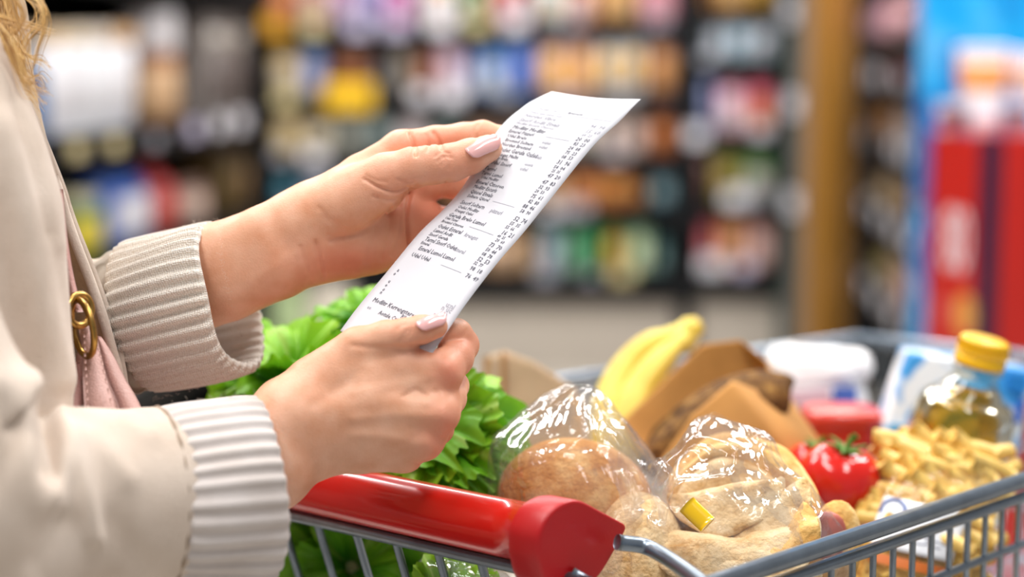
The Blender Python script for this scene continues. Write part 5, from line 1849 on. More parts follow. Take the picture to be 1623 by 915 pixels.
def build_body():
    mb = MB()
    flush = []
    lo, hi = bounds(palm_n + fing_n)
    V, F, g = surface_nets(f_near, lo, hi, 0.0010)
    V = carve(V, g, [
        ([(634, 541), (640, 533), (645, 524)], 2.6, 0.5), ([(641, 541), (648, 532), (652, 524)], 2.4, 0.35), ([(630, 522), (636, 516), (643, 514)], 3, 0.25),
        ([(560, 548), (590, 551), (620, 552), (652, 550), (690, 546)], 5, 0.8),
        ([(700, 562), (716, 556), (730, 548)], 5, 0.3),
        ([(716, 540), (730, 536), (740, 524)], 4, 0.3),
        ([(560, 622), (620, 612), (680, 600)], 9, -0.5), ([(560, 664), (630, 658), (700, 660)], 9, -0.7), ([(560, 690), (610, 692), (675, 704)], 8, -0.6), ([(700, 650), (708, 664)], 11, -.9), ([(676, 696), (685, 708)], 10, -.8), ([(652, 732), (658, 738)], 9, -.6), ([(712, 582), (720, 596)], 12, -.9),
        ([(650, 628), (690, 622), (716, 618)], 8, 0.6), ([(650, 678), (676, 680), (694, 684)], 7, 0.5), ([(590, 708), (625, 712), (660, 718)], 7, 0.5),
        ([(676, 640), (688, 615), (700, 622)], 6, -0.5), ([(690, 570), (712, 590), (716, 610)], 9, -0.6),
        ([(500, 640), (530, 620), (570, 590)], 10, 0.5), ([(620, 726), (650, 700), (690, 660)], 5, 0.2),
        ([(640, 628), (660, 618), (676, 628)], 4, 0.5)])
    X = topix(V)
    fl = 0.75 * np.exp(-((X[:, 0] - 712) ** 2 + (X[:, 1] - 592) ** 2) / 28 ** 2) + 0.6 * np.exp(-((X[:, 0] - 705) ** 2 + (X[:, 1] - 660) ** 2) / 30 ** 2)
    fl += 0.5 * np.exp(-((X[:, 0] - 680) ** 2 + (X[:, 1] - 705) ** 2) / 28 ** 2) + 0.5 * np.exp(-((X[:, 0] - 740) ** 2 + (X[:, 1] - 545) ** 2) / 30 ** 2)
    fl += 0.35 * np.exp(-((X[:, 0] - 660) ** 2 + (X[:, 1] - 525) ** 2) / 50 ** 2)
    flush.append(fl)
    mb.add(V, F.tolist())
    lo, hi = bounds(palm_f + fing_f)
    V, F, g = surface_nets(f_far, lo, hi, 0.0010)
    V = carve(V, g, [
        ([(690, 248), (700, 241), (712, 243)], 2.4, 0.5), ([(693, 256), (704, 248), (716, 250)], 2.4, 0.45), ([(712, 268), (714, 258), (712, 246)], 2.6, 0.35), ([(700, 262), (704, 254), (702, 246)], 2.4, 0.35),
        ([(659, 246), (657, 230), (650, 210)], 3, 1.7), ([(700, 236), (695, 222), (688, 210)], 3, 1.2), ([(676, 240), (680, 230), (676, 214)], 2.2, .5), ([(672, 236), (676, 222), (674, 212)], 5, -0.4),
        ([(757, 224), (752, 210), (756, 198)], 3, 0.5),
        ([(648, 298), (625, 304), (600, 297), (578, 284)], 3, 1.0), ([(646, 308), (622, 317), (592, 312)], 3, 0.6), ([(612, 288), (596, 286), (580, 278)], 2.5, .35), ([(630, 285), (645, 290), (655, 288)], 2.5, .4),
        ([(660, 296), (640, 316), (606, 346), (572, 368), (524, 382)], 4.5, 1.0),
        ([(652, 305), (645, 335), (649, 388)], 2.8, 2.0), ([(620, 330), (616, 370), (605, 410)], 4, 0.5), ([(635, 325), (632, 370), (622, 405)], 3, 0.45), ([(598, 352), (590, 385), (580, 415)], 4, 0.4),
        ([(500, 385), (507, 410), (512, 440)], 4, 0.9), ([(476, 392), (484, 420), (494, 448)], 4, 0.4),
        ([(512, 345), (540, 362), (575, 365)], 4, 0.35), ([(505, 330), (530, 352), (560, 356)], 4, 0.3), ([(520, 372), (548, 378), (575, 372)], 3, 0.5),
        ([(400, 446), (430, 426), (470, 402)], 10, -0.35),
        ([(708, 290), (704, 310), (700, 330)], 4, 0.6)])
    X = topix(V)
    fl = 0.75 * np.exp(-((X[:, 0] - 560) ** 2 / 90 ** 2 + (X[:, 1] - 415) ** 2 / 32 ** 2)) + 0.8 * np.exp(-((X[:, 0] - 690) ** 2 / 55 ** 2 + (X[:, 1] - 350) ** 2 / 60 ** 2))
    fl += 0.5 * np.exp(-((X[:, 0] - 680) ** 2 / 60 ** 2 + (X[:, 1] - 222) ** 2 / 24 ** 2)) + 0.4 * np.exp(-((X[:, 0] - 740) ** 2 / 50 ** 2 + (X[:, 1] - 260) ** 2 / 25 ** 2))
    fl += 0.3 * np.exp(-((X[:, 0] - 620) ** 2 / 60 ** 2 + (X[:, 1] - 290) ** 2 / 40 ** 2))
    flush.append(fl)
    mb.add(V, F.tolist())
    # trunk, neck, head and upper arms under the clothes
    def q(x, y, d):
        return np.array(list(P(x, y, d)))
    core = [(q(-240, 330, 1.06), q(-250, 1100, 1.08), .115, .125), (q(-230, 40, 1.05), q(-240, 400, 1.05), .10, .115), (q(-250, 1050, 1.00), q(-255, 1100, 1.16), .13, .13),
            (q(-270, 30, 0.92), q(-250, 30, 1.19), .058, .058), (q(-225, -60, 1.05), q(-150, -230, 1.05), .052, .05),
            (q(-275, 40, .91), q(-170, 740, .885), .045, .040), (q(-170, 740, .885), q(290, 795, .985), .040, .025),
            (q(-250, 40, 1.19), q(-230, 560, 1.17), .047, .040), (q(-230, 540, 1.18), q(215, 508, 1.102), .036, .022)]
    head = [(q(-120, -400, 1.05), q(-150, -470, 1.05), .078, .088), (q(-90, -300, 1.05), q(-60, -290, 1.05), .045, .030), (q(-130, -440, 1.05), q(-60, -400, 1.05), .085, .052),
            (q(-10, -370, 1.05), q(20, -330, 1.05), .010, .013), (q(-20, -292, 1.04), q(-20, -292, 1.06), .012, .012), (q(-170, -400, .975), q(-175, -370, .972), .014, .010), (q(-170, -400, 1.125), q(-175, -370, 1.128), .014, .010)]
    leg = [(q(-250, 1100, 1.0), np.array([-.36, .98, .48]), .10, .062), (np.array([-.36, .98, .48]), np.array([-.38, .98, .09]), .058, .038), (np.array([-.38, .98, .05]), np.array([-.22, .98, .035]), .036, .03),
           (q(-250, 1100, 1.16), np.array([-.40, 1.16, .48]), .10, .062), (np.array([-.40, 1.16, .48]), np.array([-.44, 1.16, .09]), .058, .038), (np.array([-.44, 1.16, .05]), np.array([-.28, 1.16, .035]), .036, .03)]
    allp = core + head + leg

    def fb(Q):
        t = None
        for c in allp:
            d = sd_cone(Q, *c)
            t = d if t is None else smin(t, d, 0.018)
        return t
    A = np.array([p for c in allp for p in c[:2]])
    V, F, g = surface_nets(fb, A.min(0) - .15, A.max(0) + .15, 0.011)
    flush.append(np.zeros(len(V)))
    mb.add(V, F.tolist())
    o = mb.build('body', skin_mat(), person)
    at = o.data.attributes.new('flush', 'FLOAT', 'POINT')
    at.data.foreach_set('value', np.clip(np.concatenate(flush), 0, 1).astype(np.float32))
    return o


body = build_body()


def nail(base, tip, d0, d1, wpx, out, arc=62, rise=0.0012):
    """curved nail plate between two pixel points"""
    b, t = np.array(list(P(base[0], base[1], d0))), np.array(list(P(tip[0], tip[1], d1)))
    ax = t - b
    L = np.linalg.norm(ax)
    ax /= L
    n = np.array(out, float)
    n -= ax * n.dot(ax)
    n /= np.linalg.norm(n)
    s = np.cross(ax, n)
    hw = wpx / FPX * (d0 + d1) / 2 / 2
    V = []
    nu, nv = 15, 11
    for i in range(nu):
        u = i / (nu - 1)
        w = hw * (0.86 + 0.14 * math.sin(min(u / 0.5, 1) * math.pi / 2)) * math.sqrt(max(0.0, 1 - max(0, (u - 0.62) / 0.385) ** 2.4)) * min(1, 0.72 + u * 2.2)
        for j in range(nv):
            x = (j / (nv - 1) * 2 - 1)
            a = math.radians(arc) * x * (w / hw)
            R = hw / math.sin(math.radians(arc))
            V.append(b + ax * (u * L - 0.0012 * (1 - x * x) * (1 - u) * 1.2) + s * R * math.sin(a) + n * (R * (math.cos(a) - 1) + rise * math.sin(math.pi * min(1, u * 1.1 + .1)) + 0.0002))
    V = np.array(V)
    o = obj('thumbnail', V, gridF(nu, nv), mat('nail_polish', '#f2b6b4', 0.14, coat=0.6, sss=0.1), body, label='glossy pale pink thumbnail')
    md = o.modifiers.new('thickness', 'SOLIDIFY')
    md.thickness = 0.0006
    md.offset = -1
    return o


def surf(f, px, py, d):
    """depth at which the lens ray through a pixel meets an implicit surface"""
    for _ in range(60):
        v = float(f(np.array([list(P(px, py, d))]))[0])
        d += v * 0.9
        if abs(v) < 2e-5:
            break
    p = np.array([list(P(px, py, d))])
    g = np.array([float((f(p + e) - f(p - e))[0]) for e in np.eye(3) * 3e-4])
    return d, g / (np.linalg.norm(g) + 1e-9)


def place_nail(f, base, tip, d, w, lift=(0, 0, 0), arc=62):
    db, _ = surf(f, base[0], base[1], d)
    mid = ((base[0] + tip[0]) / 2, (base[1] + tip[1]) / 2)
    dm, n = surf(f, mid[0], mid[1], d)
    dt = dm + (dm - db) * 0.9
    return nail(base, tip, db, dt, w, n + np.array(lift), arc)


place_nail(f_far, (743, 241), (791, 217), 1.03, 29, cvec(0, -.35, -.1))
place_nail(f_near, (664, 516), (706, 499), 0.96, 26, cvec(0, -.35, -.1))


# ------------------------------------------------------------------ clothes
def wool_mat(name, c1, c2, bscale, strength):
    m, t, b = nt(name)
    tc = N(t, 'ShaderNodeTexCoord')
    nz = N(t, 'ShaderNodeTexNoise', Scale=22.0, Detail=5.0)
    n2 = N(t, 'ShaderNodeTexNoise', Scale=bscale, Detail=5.0, Roughness=0.7)
    t.links.new(tc.outputs['Object'], nz.inputs['Vector'])
    t.links.new(tc.outputs['Object'], n2.inputs['Vector'])
    rp = N(t, 'ShaderNodeValToRGB')
    rp.color_ramp.elements[0].position, rp.color_ramp.elements[1].position = 0.3, 0.7
    rp.color_ramp.elements[0].color, rp.color_ramp.elements[1].color = srgb(c2), srgb(c1)
    t.links.new(nz.outputs['Fac'], rp.inputs['Fac'])
    t.links.new(rp.outputs['Color'], b.inputs['Base Color'])
    b.inputs['Roughness'].default_value = 0.95
    b.inputs['Specular IOR Level'].default_value = 0.1
    b.inputs['Sheen Weight'].default_value = 0.25
    b.inputs['Sheen Roughness'].default_value = 0.5
    bp = N(t, 'ShaderNodeBump', Strength=strength, Distance=0.0012)
    t.links.new(n2.outputs['Fac'], bp.inputs['Height'])
    t.links.new(bp.outputs['Normal'], b.inputs['Normal'])
    return m


def knit_mat(name, c1, c2, su, sv, strength):
    """rows of small knitted loops from the surface's own coordinates"""
    m, t, b = nt(name)
    uv = N(t, 'ShaderNodeUVMap')
    mp = N(t, 'ShaderNodeMapping')
    mp.inputs['Scale'].default_value = (su, sv, 1)
    t.links.new(uv.outputs['UV'], mp.inputs['Vector'])
    nz = N(t, 'ShaderNodeTexNoise', Scale=1.3, Detail=2.0)
    t.links.new(mp.outputs['Vector'], nz.inputs['Vector'])
    ad = N(t, 'ShaderNodeMixRGB', blend_type='ADD')
    ad.inputs['Fac'].default_value = 0.45
    t.links.new(mp.outputs['Vector'], ad.inputs['Color1'])
    t.links.new(nz.outputs['Color'], ad.inputs['Color2'])
    vo = N(t, 'ShaderNodeTexVoronoi', Scale=1.0)
    vo.inputs['Randomness'].default_value = 0.35
    t.links.new(ad.outputs['Color'], vo.inputs['Vector'])
    rp = N(t, 'ShaderNodeValToRGB')
    rp.color_ramp.elements[0].position, rp.color_ramp.elements[1].position = 0.25, 0.75
    rp.color_ramp.elements[0].color, rp.color_ramp.elements[1].color = srgb(c1), srgb(c2)
    t.links.new(vo.outputs['Distance'], rp.inputs['Fac'])
    t.links.new(rp.outputs['Color'], b.inputs['Base Color'])
    b.inputs['Roughness'].default_value = 0.95
    b.inputs['Specular IOR Level'].default_value = 0.1
    b.inputs['Sheen Weight'].default_value = 0.2
    bp = N(t, 'ShaderNodeBump', Strength=strength, Distance=0.0016)
    bp.invert = True
    t.links.new(vo.outputs['Distance'], bp.inputs['Height'])
    t.links.new(bp.outputs['Normal'], b.inputs['Normal'])
    return m


COAT = wool_mat('cream_wool', '#e2d2c4', '#cdbbab', 420, 0.6)
LINING = mat('tan_lining', '#b89c7c', 0.8, noise=0.15, nscale=40)
KNIT = knit_mat('cream_knit', '#e9dccd', '#cdb9a4', 230, 180, 0.8)
KNITR = knit_mat('ribbed_knit', '#fcf5ec', '#e6d8c8', 46, 330, 0.8)
KNITN = wool_mat('soft_rib_knit', '#ddd5d2', '#c9beb8', 520, 0.3)


def ell_tube(ctrl, n, m, fold=None):
    """tube through rows (px, py, d, r mm, squash) ; returns grid V"""
    S = spline([list(P(c[0], c[1], c[2])) + [c[3] / 1000, c[4] if len(c) > 4 else 1.0] for c in ctrl], n)
    C, R, Q = S[:, :3], S[:, 3], S[:, 4]
    T = np.gradient(C, axis=0)
    T /= np.linalg.norm(T, axis=1)[:, None]
    toward = cvec(0, 0, -1)
    A = toward - T * (T @ toward)[:, None]
    A /= np.linalg.norm(A, axis=1)[:, None]
    B = np.cross(T, A)
    th = np.linspace(math.pi, 3 * math.pi, m, endpoint=False)
    V = np.empty((n, m, 3))
    Nn = np.empty((n, m, 3))
    for i in range(n):
        d = np.cos(th)[:, None] * A[i] * Q[i] + np.sin(th)[:, None] * B[i]
        V[i] = C[i] + d * R[i]
        Nn[i] = d / np.linalg.norm(d, axis=1)[:, None]
    V, Nn = V.reshape(-1, 3), Nn.reshape(-1, 3)
    if fold:
        V = carve(V, Nn, fold)
    uv = np.stack([np.repeat(np.linspace(0, 1, n), m), np.tile(th / (2 * math.pi), n)], 1)
    return V, gridF(n, m, closev=True), uv


def cuff(name, c0, c1, r0, r1, ribs, amp, mt, label, parent, squash=1.0, bulge=0.0, wob=0):
    """ribbed turned-back cuff: outside, rolled lip, inside"""
    C0, C1 = np.array(list(P(*c0))), np.array(list(P(*c1)))
    ax = C1 - C0
    L = np.linalg.norm(ax)
    ax /= L
    A = cvec(0, 0, -1) - ax * (cvec(0, 0, -1) @ ax)
    A /= np.linalg.norm(A)
    B = np.cross(ax, A)
    prof = [(-.004, -.010), (-.002, -.0075), (.02, -.006), (.07, .0008), (.1, .002), (.2, .003), (.4, .0032), (.6, .003), (.8, .0026), (.93, .0016), (.98, .0004), (1.0, -.0016), (.985, -.0036), (.9, -.0045), (.6, -.005), (.3, -.005)]
    pts = spline([(s * L, o) for s, o in prof], 46)
    m = ribs * 10
    th = np.linspace(math.pi, 3 * math.pi, m, endpoint=False)
    V, uv = [], []
    rr = np.random.default_rng(ribs)
    ph = np.cumsum(rr.normal(0, 0.05, m))
    ph -= np.linspace(0, ph[-1], m)
    for k, (h, o) in enumerate(pts):
        s = np.clip(h / L, 0, 1)
        r = r0 + (r1 - r0) * s + o + bulge * math.sin(math.pi * s)
        fade = min(1, max(0.15, (s + 0.02) / 0.06)) * (1 if k < 30 else 0.5)
        w = np.cos(ribs * th + ph * 2 + 0.35 * np.sin(3 * th + 2 * s))
        rib = amp * fade * (np.sign(w) * np.abs(w) ** 0.7)
        lump = 0.0011 * np.sin(2 * th + 1 + wob) + 0.0008 * np.sin(5 * th + 3 * s + wob) + 0.0008 * np.sin(3 * th + 5 * s)
        R = r + rib + lump
        hh = h + 0.0018 * np.sin(3 * th + wob) * s + rib * 0.4 * (s > .9)
        V.append(C0 + ax * hh[:, None] + (np.cos(th) * R * squash)[:, None] * A + (np.sin(th) * R)[:, None] * B)
        uv.append(np.stack([np.full(m, h / L * 1.0), th / (2 * math.pi) - .5], 1))
    return obj(name, np.concatenate(V), gridF(len(pts), m, closev=True), mt, parent, uv=np.concatenate(uv), label=label)


def build_clothes():
    # coat body: an open C in plan from the near front edge round the back to the far front edge
    rows = [  # py, near edge (px,d), far edge (px,d)
        (-80, -90, 1.00, -84, 1.03), (0, -48, .985, -40, 1.03), (60, -12, .98, -8, 1.03), (120, 18, .975, 20, 1.035), (215, 57, .97, 60, 1.04), (300, 84, .97, 93, 1.045), (340, 91, .97, 105, 1.05),
        (380, 93, .97, 119, 1.05), (440, 97, .97, 142, 1.052), (500, 100, .97, 163, 1.055), (560, 102, .97, 180, 1.06), (590, 103, .97, 188, 1.06), (660, 106, .97, 196, 1.06), (800, 108, .97, 196, 1.06), (1000, 106, .97, 180, 1.06), (1300, 96, .97, 160, 1.06)]
    R = spline(rows, 90)
    nsec = 84
    V = []
    for (py, nx, nd, fx, fd) in R:
        sh = max(0.0, min(1.0, (py + 80) / 260))
        sec = [(nx, nd), (nx - 8, nd - .012), (nx - 45, nd - .035), (-60 - 30 * (1 - sh), .905 + .02 * (1 - sh)), (-200, .868 + .05 * (1 - sh)), (-380, .875 + .05 * (1 - sh)), (-520, .95), (-560, 1.05), (-510, 1.15), (-380, 1.215 - .05 * (1 - sh)),
               (-200, 1.225 - .05 * (1 - sh)), (-60, 1.19 - .03 * (1 - sh)), (fx * .5 + 5, 1.15), (fx - 26, 1.10), (fx - 5, fd + .02), (fx, fd)]
        z = P(0, py, 1.0).z
        pl = []
        for (x, d) in sec:
            # keep the section level: same world height as this row at one metre
            q = P(x, py, d)
            pl.append((q.x, q.y, z + (q.z - z) * 0.35))
        V.append(spline(pl, nsec))
    n = len(R)
    V = np.concatenate(V)
    G = V.reshape(n, nsec, 3)
    tu, tv = np.gradient(G, axis=0), np.gradient(G, axis=1)
    Nn = np.cross(tu, tv).reshape(-1, 3)
    Nn /= np.linalg.norm(Nn, axis=1)[:, None] + 1e-9
    ctr = np.array(list(P(-230, 400, 1.05)))
    dd = (V - ctr)
    dd[:, 2] = 0
    sgn = np.where((Nn * dd).sum(1) > 0, 1, -1)
    Nn *= sgn[:, None]
    V = carve(V, Nn, [([(-10, 200), (30, 330), (60, 480), (88, 600)], 20, -5), ([(-20, 330), (10, 470), (30, 590)], 22, 4), ([(14, 160), (45, 270), (64, 370)], 12, 2.2), ([(28, 170), (64, 290), (82, 390)], 9, -2)])
    coat = obj('coat', V, gridF(n, nsec), [COAT], person)
    md = coat.modifiers.new('thickness', 'SOLIDIFY')
    md.thickness = 0.004
    md.offset = -1
    # far lapel: turned inner face with its stitched edge
    e = R[(R[:, 0] > 270) & (R[:, 0] < 900)]
    LP = []
    for (py, nx, nd, fx, fd) in e:
        w = 14 + min(1, max(0, (py - 280) / 180)) * 52
        sec = [P(fx + 1, py, fd - .002), P(fx - 3, py, fd - .008), P(fx - 9, py, fd - .0075), P(fx - 14, py, fd - .004), P(fx - w * .6, py, fd + .004), P(fx - w, py, fd + .02)]
        LP.append(spline([list(s) for s in sec], 16))
    lap = obj('lapel_facing', np.concatenate(LP), gridF(len(e), 16), mat('tan_wool_facing', '#cdb496', 0.9, noise=0.12, nscale=90, bump=0.3, bscale=400), coat, label='tan inner facing of the coat front')
    ED = [tube(spline([list(P(r[3] - 1, r[0], r[4] - .006)) for r in e], 60), .0032, 10)]
    m = MB()
    m.add(*ED[0])
    m.build('edge_roll', COAT, coat)
    # near front edge roll
    e2 = R[(R[:, 0] > 60) & (R[:, 0] < 900)]
    m = MB()
    m.add(*tube(spline([list(P(r[1] - 1, r[0], r[2] - .002)) for r in e2], 80), .0035, 10))
    m.build('edge_roll', COAT, coat)
    # near sleeve
    V, F, uv = ell_tube([(-330, -10, .93, 78), (-290, 250, .88, 72), (-230, 560, .87, 74), (-150, 740, .88, 80), (-60, 800, .895, 73), (10, 815, .91, 64), (70, 806, .922, 54), (130, 797, .936, 51.5), (190, 795, .951, 51), (232, 793, .965, 52.5), (244, 793, .967, 51.5), (250, 792, .969, 46), (262, 792, .972, 44)], 150, 96,
                        [([(62, 640), (72, 700), (74, 745)], 15, 9), ([(45, 600), (48, 690), (60, 790), (85, 800)], 22, -3.5), ([(100, 660), (104, 720), (90, 790)], 13, -5), ([(118, 690), (135, 780), (150, 850)], 16, -6), ([(150, 690), (200, 760)], 20, -3.5),
                         ([(20, 680), (-20, 760)], 22, 6), ([(100, 830), (60, 900)], 22, 5), ([(180, 830), (220, 890)], 26, 3), ([(0, 640), (25, 665)], 14, 5), ([(-10, 600), (40, 612), (66, 650)], 20, -1.5), ([(130, 660), (190, 668), (240, 690)], 14, -2)])
    obj('sleeve', V, F, COAT, coat, uv=uv)
    cuff('cuff', (243, 792, .968), (402, 781, .998), .0487, .055, 34, .0011, KNITN, 'soft white ribbed cuff', coat, bulge=.001)
    a0, a1 = np.array(list(P(243, 792, .968))), np.array(list(P(402, 781, .998)))
    axd = (a1 - a0) / np.linalg.norm(a1 - a0)
    A = cvec(0, 0, -1) - axd * (cvec(0, 0, -1) @ axd)
    A /= np.linalg.norm(A)
    B = np.cross(axd, A)
    seam = np.array([a0 + axd * .0028 + (A * math.cos(t) + B * math.sin(t)) * (.0516 + .0004 * math.sin(23 * t)) for t in np.linspace(0, 2 * math.pi, 120)])
    obj('seam', *tube(seam, .0016, 6, cap=False), mat('seam_shadow', '#a58f7c', .9, noise=.3, nscale=300), coat, label='tan cuff seam with the shadow of its groove painted in')  # tan ring paints in the shadow of the groove at the cuff seam
    # far sleeve (knitted) and its cuff
    V, F, uv = ell_tube([(-250, 20, 1.19, 62), (-230, 330, 1.20, 56), (-190, 520, 1.19, 54), (-90, 560, 1.17, 52), (20, 548, 1.145, 49), (110, 528, 1.125, 46), (170, 516, 1.113, 46), (198, 511, 1.109, 47.5), (208, 509, 1.1075, 46.5), (214, 508, 1.106, 41), (226, 505, 1.104, 39)], 110, 84,
                        [([(150, 402), (175, 415), (196, 412)], 10, 2.5), ([(140, 440), (165, 470), (190, 480)], 12, 2), ([(160, 540), (190, 570), (215, 600)], 12, -2), ([(196, 400), (215, 500), (238, 620)], 9, 3)])
    obj('sleeve', V, F, KNIT, coat, uv=uv, label='cream knitted sleeve')
    cuff('cuff', (214, 509, 1.106), (369, 470, 1.091), .0465, .0478, 36, .0016, KNITR, 'cream ribbed cuff', coat, wob=2.0)
    # plain top under the open coat
    def q(x, y, d):
        return np.array(list(P(x, y, d)))
    tor = [(q(-245, 330, 1.06), q(-255, 1040, 1.08), .117, .128), (q(-240, 60, 1.05), q(-245, 400, 1.05), .102, .117), (q(-265, 1000, 1.00), q(-265, 1040, 1.16), .134, .134), (q(-270, 50, 0.94), q(-262, 50, 1.17), .062, .062)]

    def ft(Q):
        t = None
        for c in tor:
            d = sd_cone(Q, *c)
            t = d if t is None else smin(t, d, .02)
        return t - .006
    A_ = np.array([p for c in tor for p in c[:2]])
    V, F, g = surface_nets(ft, A_.min(0) - .16, A_.max(0) + .16, .011)
    obj('shirt', V, F, mat('beige_jersey', '#bda68e', .9, noise=.1, nscale=60, bump=.2, bscale=300), person, label='plain beige top under the coat')
    # trousers and shoes out of the frame, so that the person stands on the floor
    mb = MB()
    for (a, k, f) in (((P(-250, 1100, 1.0)), (-.36, .98, .48), (-.38, .98, .10)), ((P(-250, 1100, 1.16)), (-.40, 1.16, .48), (-.44, 1.16, .10))):
        mb.add(*tube(spline([list(a + Vector((0, 0, .06))), list(a), list(k), list(f)], 24), spline([(.12,), (.115,), (.075,), (.06,)], 24)[:, 0], 24))
    mb.build('trousers', mat('dark_denim', '#2c3442', 0.9, noise=.2), person)
    for (x, y) in ((-.30, .98), (-.36, 1.16)):
        V, F, _ = ellipsoid((x, y, .042), [(.125, 0, 0), (0, .044, 0), (0, 0, .042)], 20, 12, .8)
        obj('shoe', V, F, mat('shoe_leather', '#3a2f2a', .5), person)


build_clothes()


def fuzz():
    """stray wool fibres along the coat edge and the cuffs"""
    r = random.Random(17)
    mb = MB()
    spots = []
    for (L, d) in (([(18, 120), (57, 215), (84, 300), (118, 380), (142, 440), (163, 500), (180, 560)], 1.03), ([(196, 388), (250, 372), (300, 358), (345, 347)], 1.09), ([(395, 590), (350, 606), (290, 622), (240, 634)], 1.09), ([(346, 352), (352, 410), (366, 470), (384, 540)], 1.06),
                   ([(235, 650), (300, 636), (360, 629), (404, 627)], .985), ([(404, 622), (445, 680), (462, 750), (458, 840)], .965)):
        C = spline(L, 90)
        for k in range(46):
            x, y = C[r.randrange(90)]
            spots.append((x + r.gauss(0, 1.5), y + r.gauss(0, 1.5), d))
    for (x, y, d) in spots:
        a = r.uniform(0, 6.28)
        l = r.uniform(2, 6)
        q = [list(P(x + l * u * math.cos(a) + 2 * math.sin(5 * u) * u, y + l * u * math.sin(a) + r.gauss(0, .5), d - .001 * u)) for u in (0, .35, .7, 1)]
        mb.add(*tube(np.array(q), .00006, 3, cap=False))
    mb.build('wool_fuzz', COAT, person, kind='stuff')


fuzz()


def build_hair():
    r = random.Random(3)
    mb = MB()
    # scalp mass
    hair_m, t, b = nt('blond_hair')
    at = N(t, 'ShaderNodeAttribute', attribute_name='shade')
    rp = N(t, 'ShaderNodeValToRGB')
    rp.color_ramp.elements[0].color, rp.color_ramp.elements[1].color = srgb('#8f5a22'), srgb('#f2cb86')
    t.links.new(at.outputs['Fac'], rp.inputs['Fac'])
    t.links.new(rp.outputs['Color'], b.inputs['Base Color'])
    b.inputs['Roughness'].default_value = 0.35
    shade = []

    def add(C, rad, s):
        V, F = tube(C, rad, 5, cap=False)
        mb.add(V, F)
        shade.append(np.full(len(V), s))

    V, F, _ = ellipsoid(P(-158, -450, 1.05), [cvec(.092, 0, 0), cvec(0, .098, 0), cvec(0, 0, .092)], 28, 18)
    V += (vnoise(V, 90, 4) * .003)[:, None] * cvec(0, -1, 0)
    mb.add(V, F)
    shade.append(np.full(len(V), .4))
    for k in range(300):
        x0, d0 = r.uniform(-150, -40), r.uniform(.99, 1.10)
        x1 = min(r.gauss(-18, 34), 40 - abs(r.gauss(0, 14)))
        y1 = 80 + r.random() * 40 + max(0, x1) * 1.0
        a, w = r.uniform(8, 22), r.uniform(.7, 1.3)
        ph = r.uniform(0, 6.28)
        pts = []
        for i in range(26):
            u = i / 25
            x = x0 + (x1 - x0) * u + a * u * math.sin(ph + u * 7 * w) + 10 * math.sin(3.1 * u)
            y = -430 + (y1 + 430) * u
            d = d0 + (1.00 - d0) * u * .8 + .012 * u * math.cos(ph + u * 6 * w)
            pts.append(list(P(x, y, d)))
        add(spline(pts, 40), np.linspace(.0006, .0002, 40), max(0, min(1, r.gauss(.5, .25))))
    # loose locks that stray over the coat front
    locks = [[(-10, -60), (35, 10), (30, 45), (6, 60), (24, 100), (38, 130)], [(0, -40), (60, 0), (64, 30), (40, 60), (30, 100), (48, 136)], [(-20, 20), (20, 34), (55, 42), (78, 50)],
             [(10, 60), (28, 100), (44, 130), (62, 142), (80, 148)], [(16, 70), (30, 110), (42, 136), (54, 150), (70, 172)], [(20, 60), (44, 92), (62, 96), (78, 108)], [(18, 80), (34, 118), (46, 128), (60, 122), (70, 134)],
             [(-10, 30), (14, 60), (26, 96), (44, 146), (66, 156)], [(30, -30), (62, 4), (70, 40), (60, 76), (50, 110)], [(6, -20), (24, 40), (40, 70), (34, 104), (50, 140)]]
    for L in locks:
        for k in range(9):
            o1, o2 = r.gauss(0, 5), r.gauss(0, 5)
            d = r.uniform(.955, 1.0)
            C = spline([list(P(x + o1 + r.gauss(0, 1.6), y + o2 + r.gauss(0, 1.6), d)) for x, y in L], 44)
            add(C, np.linspace(.00038, .00012, 44), max(0, min(1, r.gauss(.62, .2))))
    o = mb.build('hair', hair_m, person)
    at = o.data.attributes.new('shade', 'FLOAT', 'POINT')
    at.data.foreach_set('value', np.concatenate(shade).astype(np.float32))


build_hair()

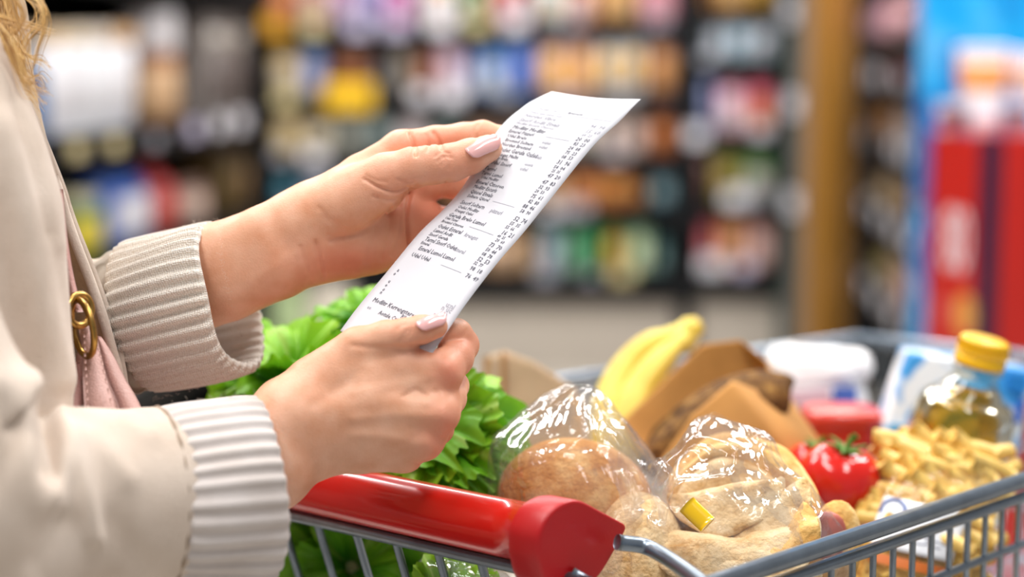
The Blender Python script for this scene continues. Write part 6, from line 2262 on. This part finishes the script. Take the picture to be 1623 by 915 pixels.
# ================================================================== HANDBAG
def build_bag():
    leather = mat('pink_leather', '#e0b4ab', 0.5, noise=.08, nscale=60, bump=.35, bscale=700)
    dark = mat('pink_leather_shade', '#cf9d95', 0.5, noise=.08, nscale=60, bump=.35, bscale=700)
    brass = mat('antique_brass', '#b08a4a', 0.28, metal=1.0)
    root = thing('handbag', P(165, 900, 1.03), 'pale pink leather handbag with a brass ring hanging at the coat front', 'handbag')
    # body: gathered under the ring, widening downwards
    rows = [(538, 128, 158, .012), (560, 122, 170, .02), (600, 112, 192, .03), (655, 106, 228, .042), (760, 92, 262, .055), (900, 84, 280, .062), (1010, 86, 276, .06), (1030, 96, 266, .05)]
    S = spline(rows, 30)
    V = []
    m = 36
    for (y, a, b, hd) in S:
        cx, hw = (a + b) / 2, (b - a) / 2
        for j in range(m):
            t = 2 * math.pi * j / m
            e = lambda x, k: math.copysign(abs(x) ** k, x)
            V.append(list(P(cx + hw * e(math.cos(t), .75), y, 1.05 + hd * e(math.sin(t), .75))))
    V = np.array(V)
    F = gridF(len(S), m, closev=True) + [list(range(m))[::-1], list(range((len(S) - 1) * m, len(S) * m))]
    obj('bag_body', V, F, dark, root)
    # light middle strip (gusset tab) and the folded flap beside it

    def slab(rows, th, name, mt, lab=None):
        S = spline(rows, 26)
        A, B = [], []
        for (y, a, b, d) in S:
            for j in range(9):
                u = j / 8
                bow = -.004 * math.sin(math.pi * u)
                A.append(list(P(a + (b - a) * u, y, d + bow)))
                B.append(list(P(a + (b - a) * u, y, d + bow + th)))
        n = len(S)
        V = np.array(A + B)
        F = gridF(n, 9)
        F = F + [[i + n * 9 for i in f][::-1] for f in F]
        rim = [i * 9 for i in range(n)] + [(n - 1) * 9 + j for j in range(1, 9)] + [i * 9 + 8 for i in range(n - 2, -1, -1)] + [j for j in range(7, 0, -1)]
        k = len(rim)
        F += [[rim[i], rim[(i + 1) % k], rim[(i + 1) % k] + n * 9, rim[i] + n * 9] for i in range(k)]
        return obj(name, V, F, mt, root, label=lab)
    slab([(513, 124, 143, 1.016), (530, 126, 153, 1.012), (560, 130, 160, 1.008), (600, 131, 170, 1.001), (655, 134, 188, .99), (760, 140, 205, .985)], .004, 'strap_tab', leather, 'light pink leather tab')
    slab([(533, 150, 160, 1.022), (560, 156, 178, 1.018), (600, 168, 199, 1.010), (655, 189, 228, 1.0), (760, 212, 262, .99)], .005, 'side_flap', leather)
    slab([(575, 112, 126, 1.018), (600, 110, 128, 1.012), (655, 106, 131, 1.0), (760, 96, 137, .99)], .005, 'side_flap', dark)
    # stitched seam lines
    mb = MB()
    for L in ([(148, 520), (160, 570), (180, 655)], [(133, 530), (136, 590), (140, 660)]):
        C = spline([list(P(x, y, .998 - (y - 520) * .00012)) for x, y in L], 24)
        for i in range(0, 23, 2):
            mb.add(*tube(C[i:i + 2], .0006, 5))
    mb.build('stitching', leather, root, kind='stuff')
    # strap, ring and loop
    rows = [(300, 86, 100, 1.02), (380, 92, 108, 1.02), (440, 102, 118, 1.018), (495, 114, 132, 1.012)]
    slab(rows, .004, 'strap', dark, 'pink leather strap')
    C = P(131, 520, 1.0)
    th = np.linspace(0, 2 * math.pi, 41)
    ring = np.array([np.array(list(C)) + cvec(.0085 * math.cos(a) - .003 * math.sin(a), -.0165 * math.sin(a), -.010 * math.cos(a)) for a in th])
    obj('ring', *tube(ring, .0021, 10, cap=False), brass, root, label='antique brass ring')
    C = P(126, 492, 1.0)
    ring = np.array([np.array(list(C)) + cvec(.0045 * math.cos(a) - .002 * math.sin(a), -.0085 * math.sin(a) - .003 * math.cos(a), .008 * math.cos(a)) for a in th])
    obj('ring', *tube(ring, .0024, 10, cap=False), brass, root, label='small brass loop joining strap and ring')


build_bag()
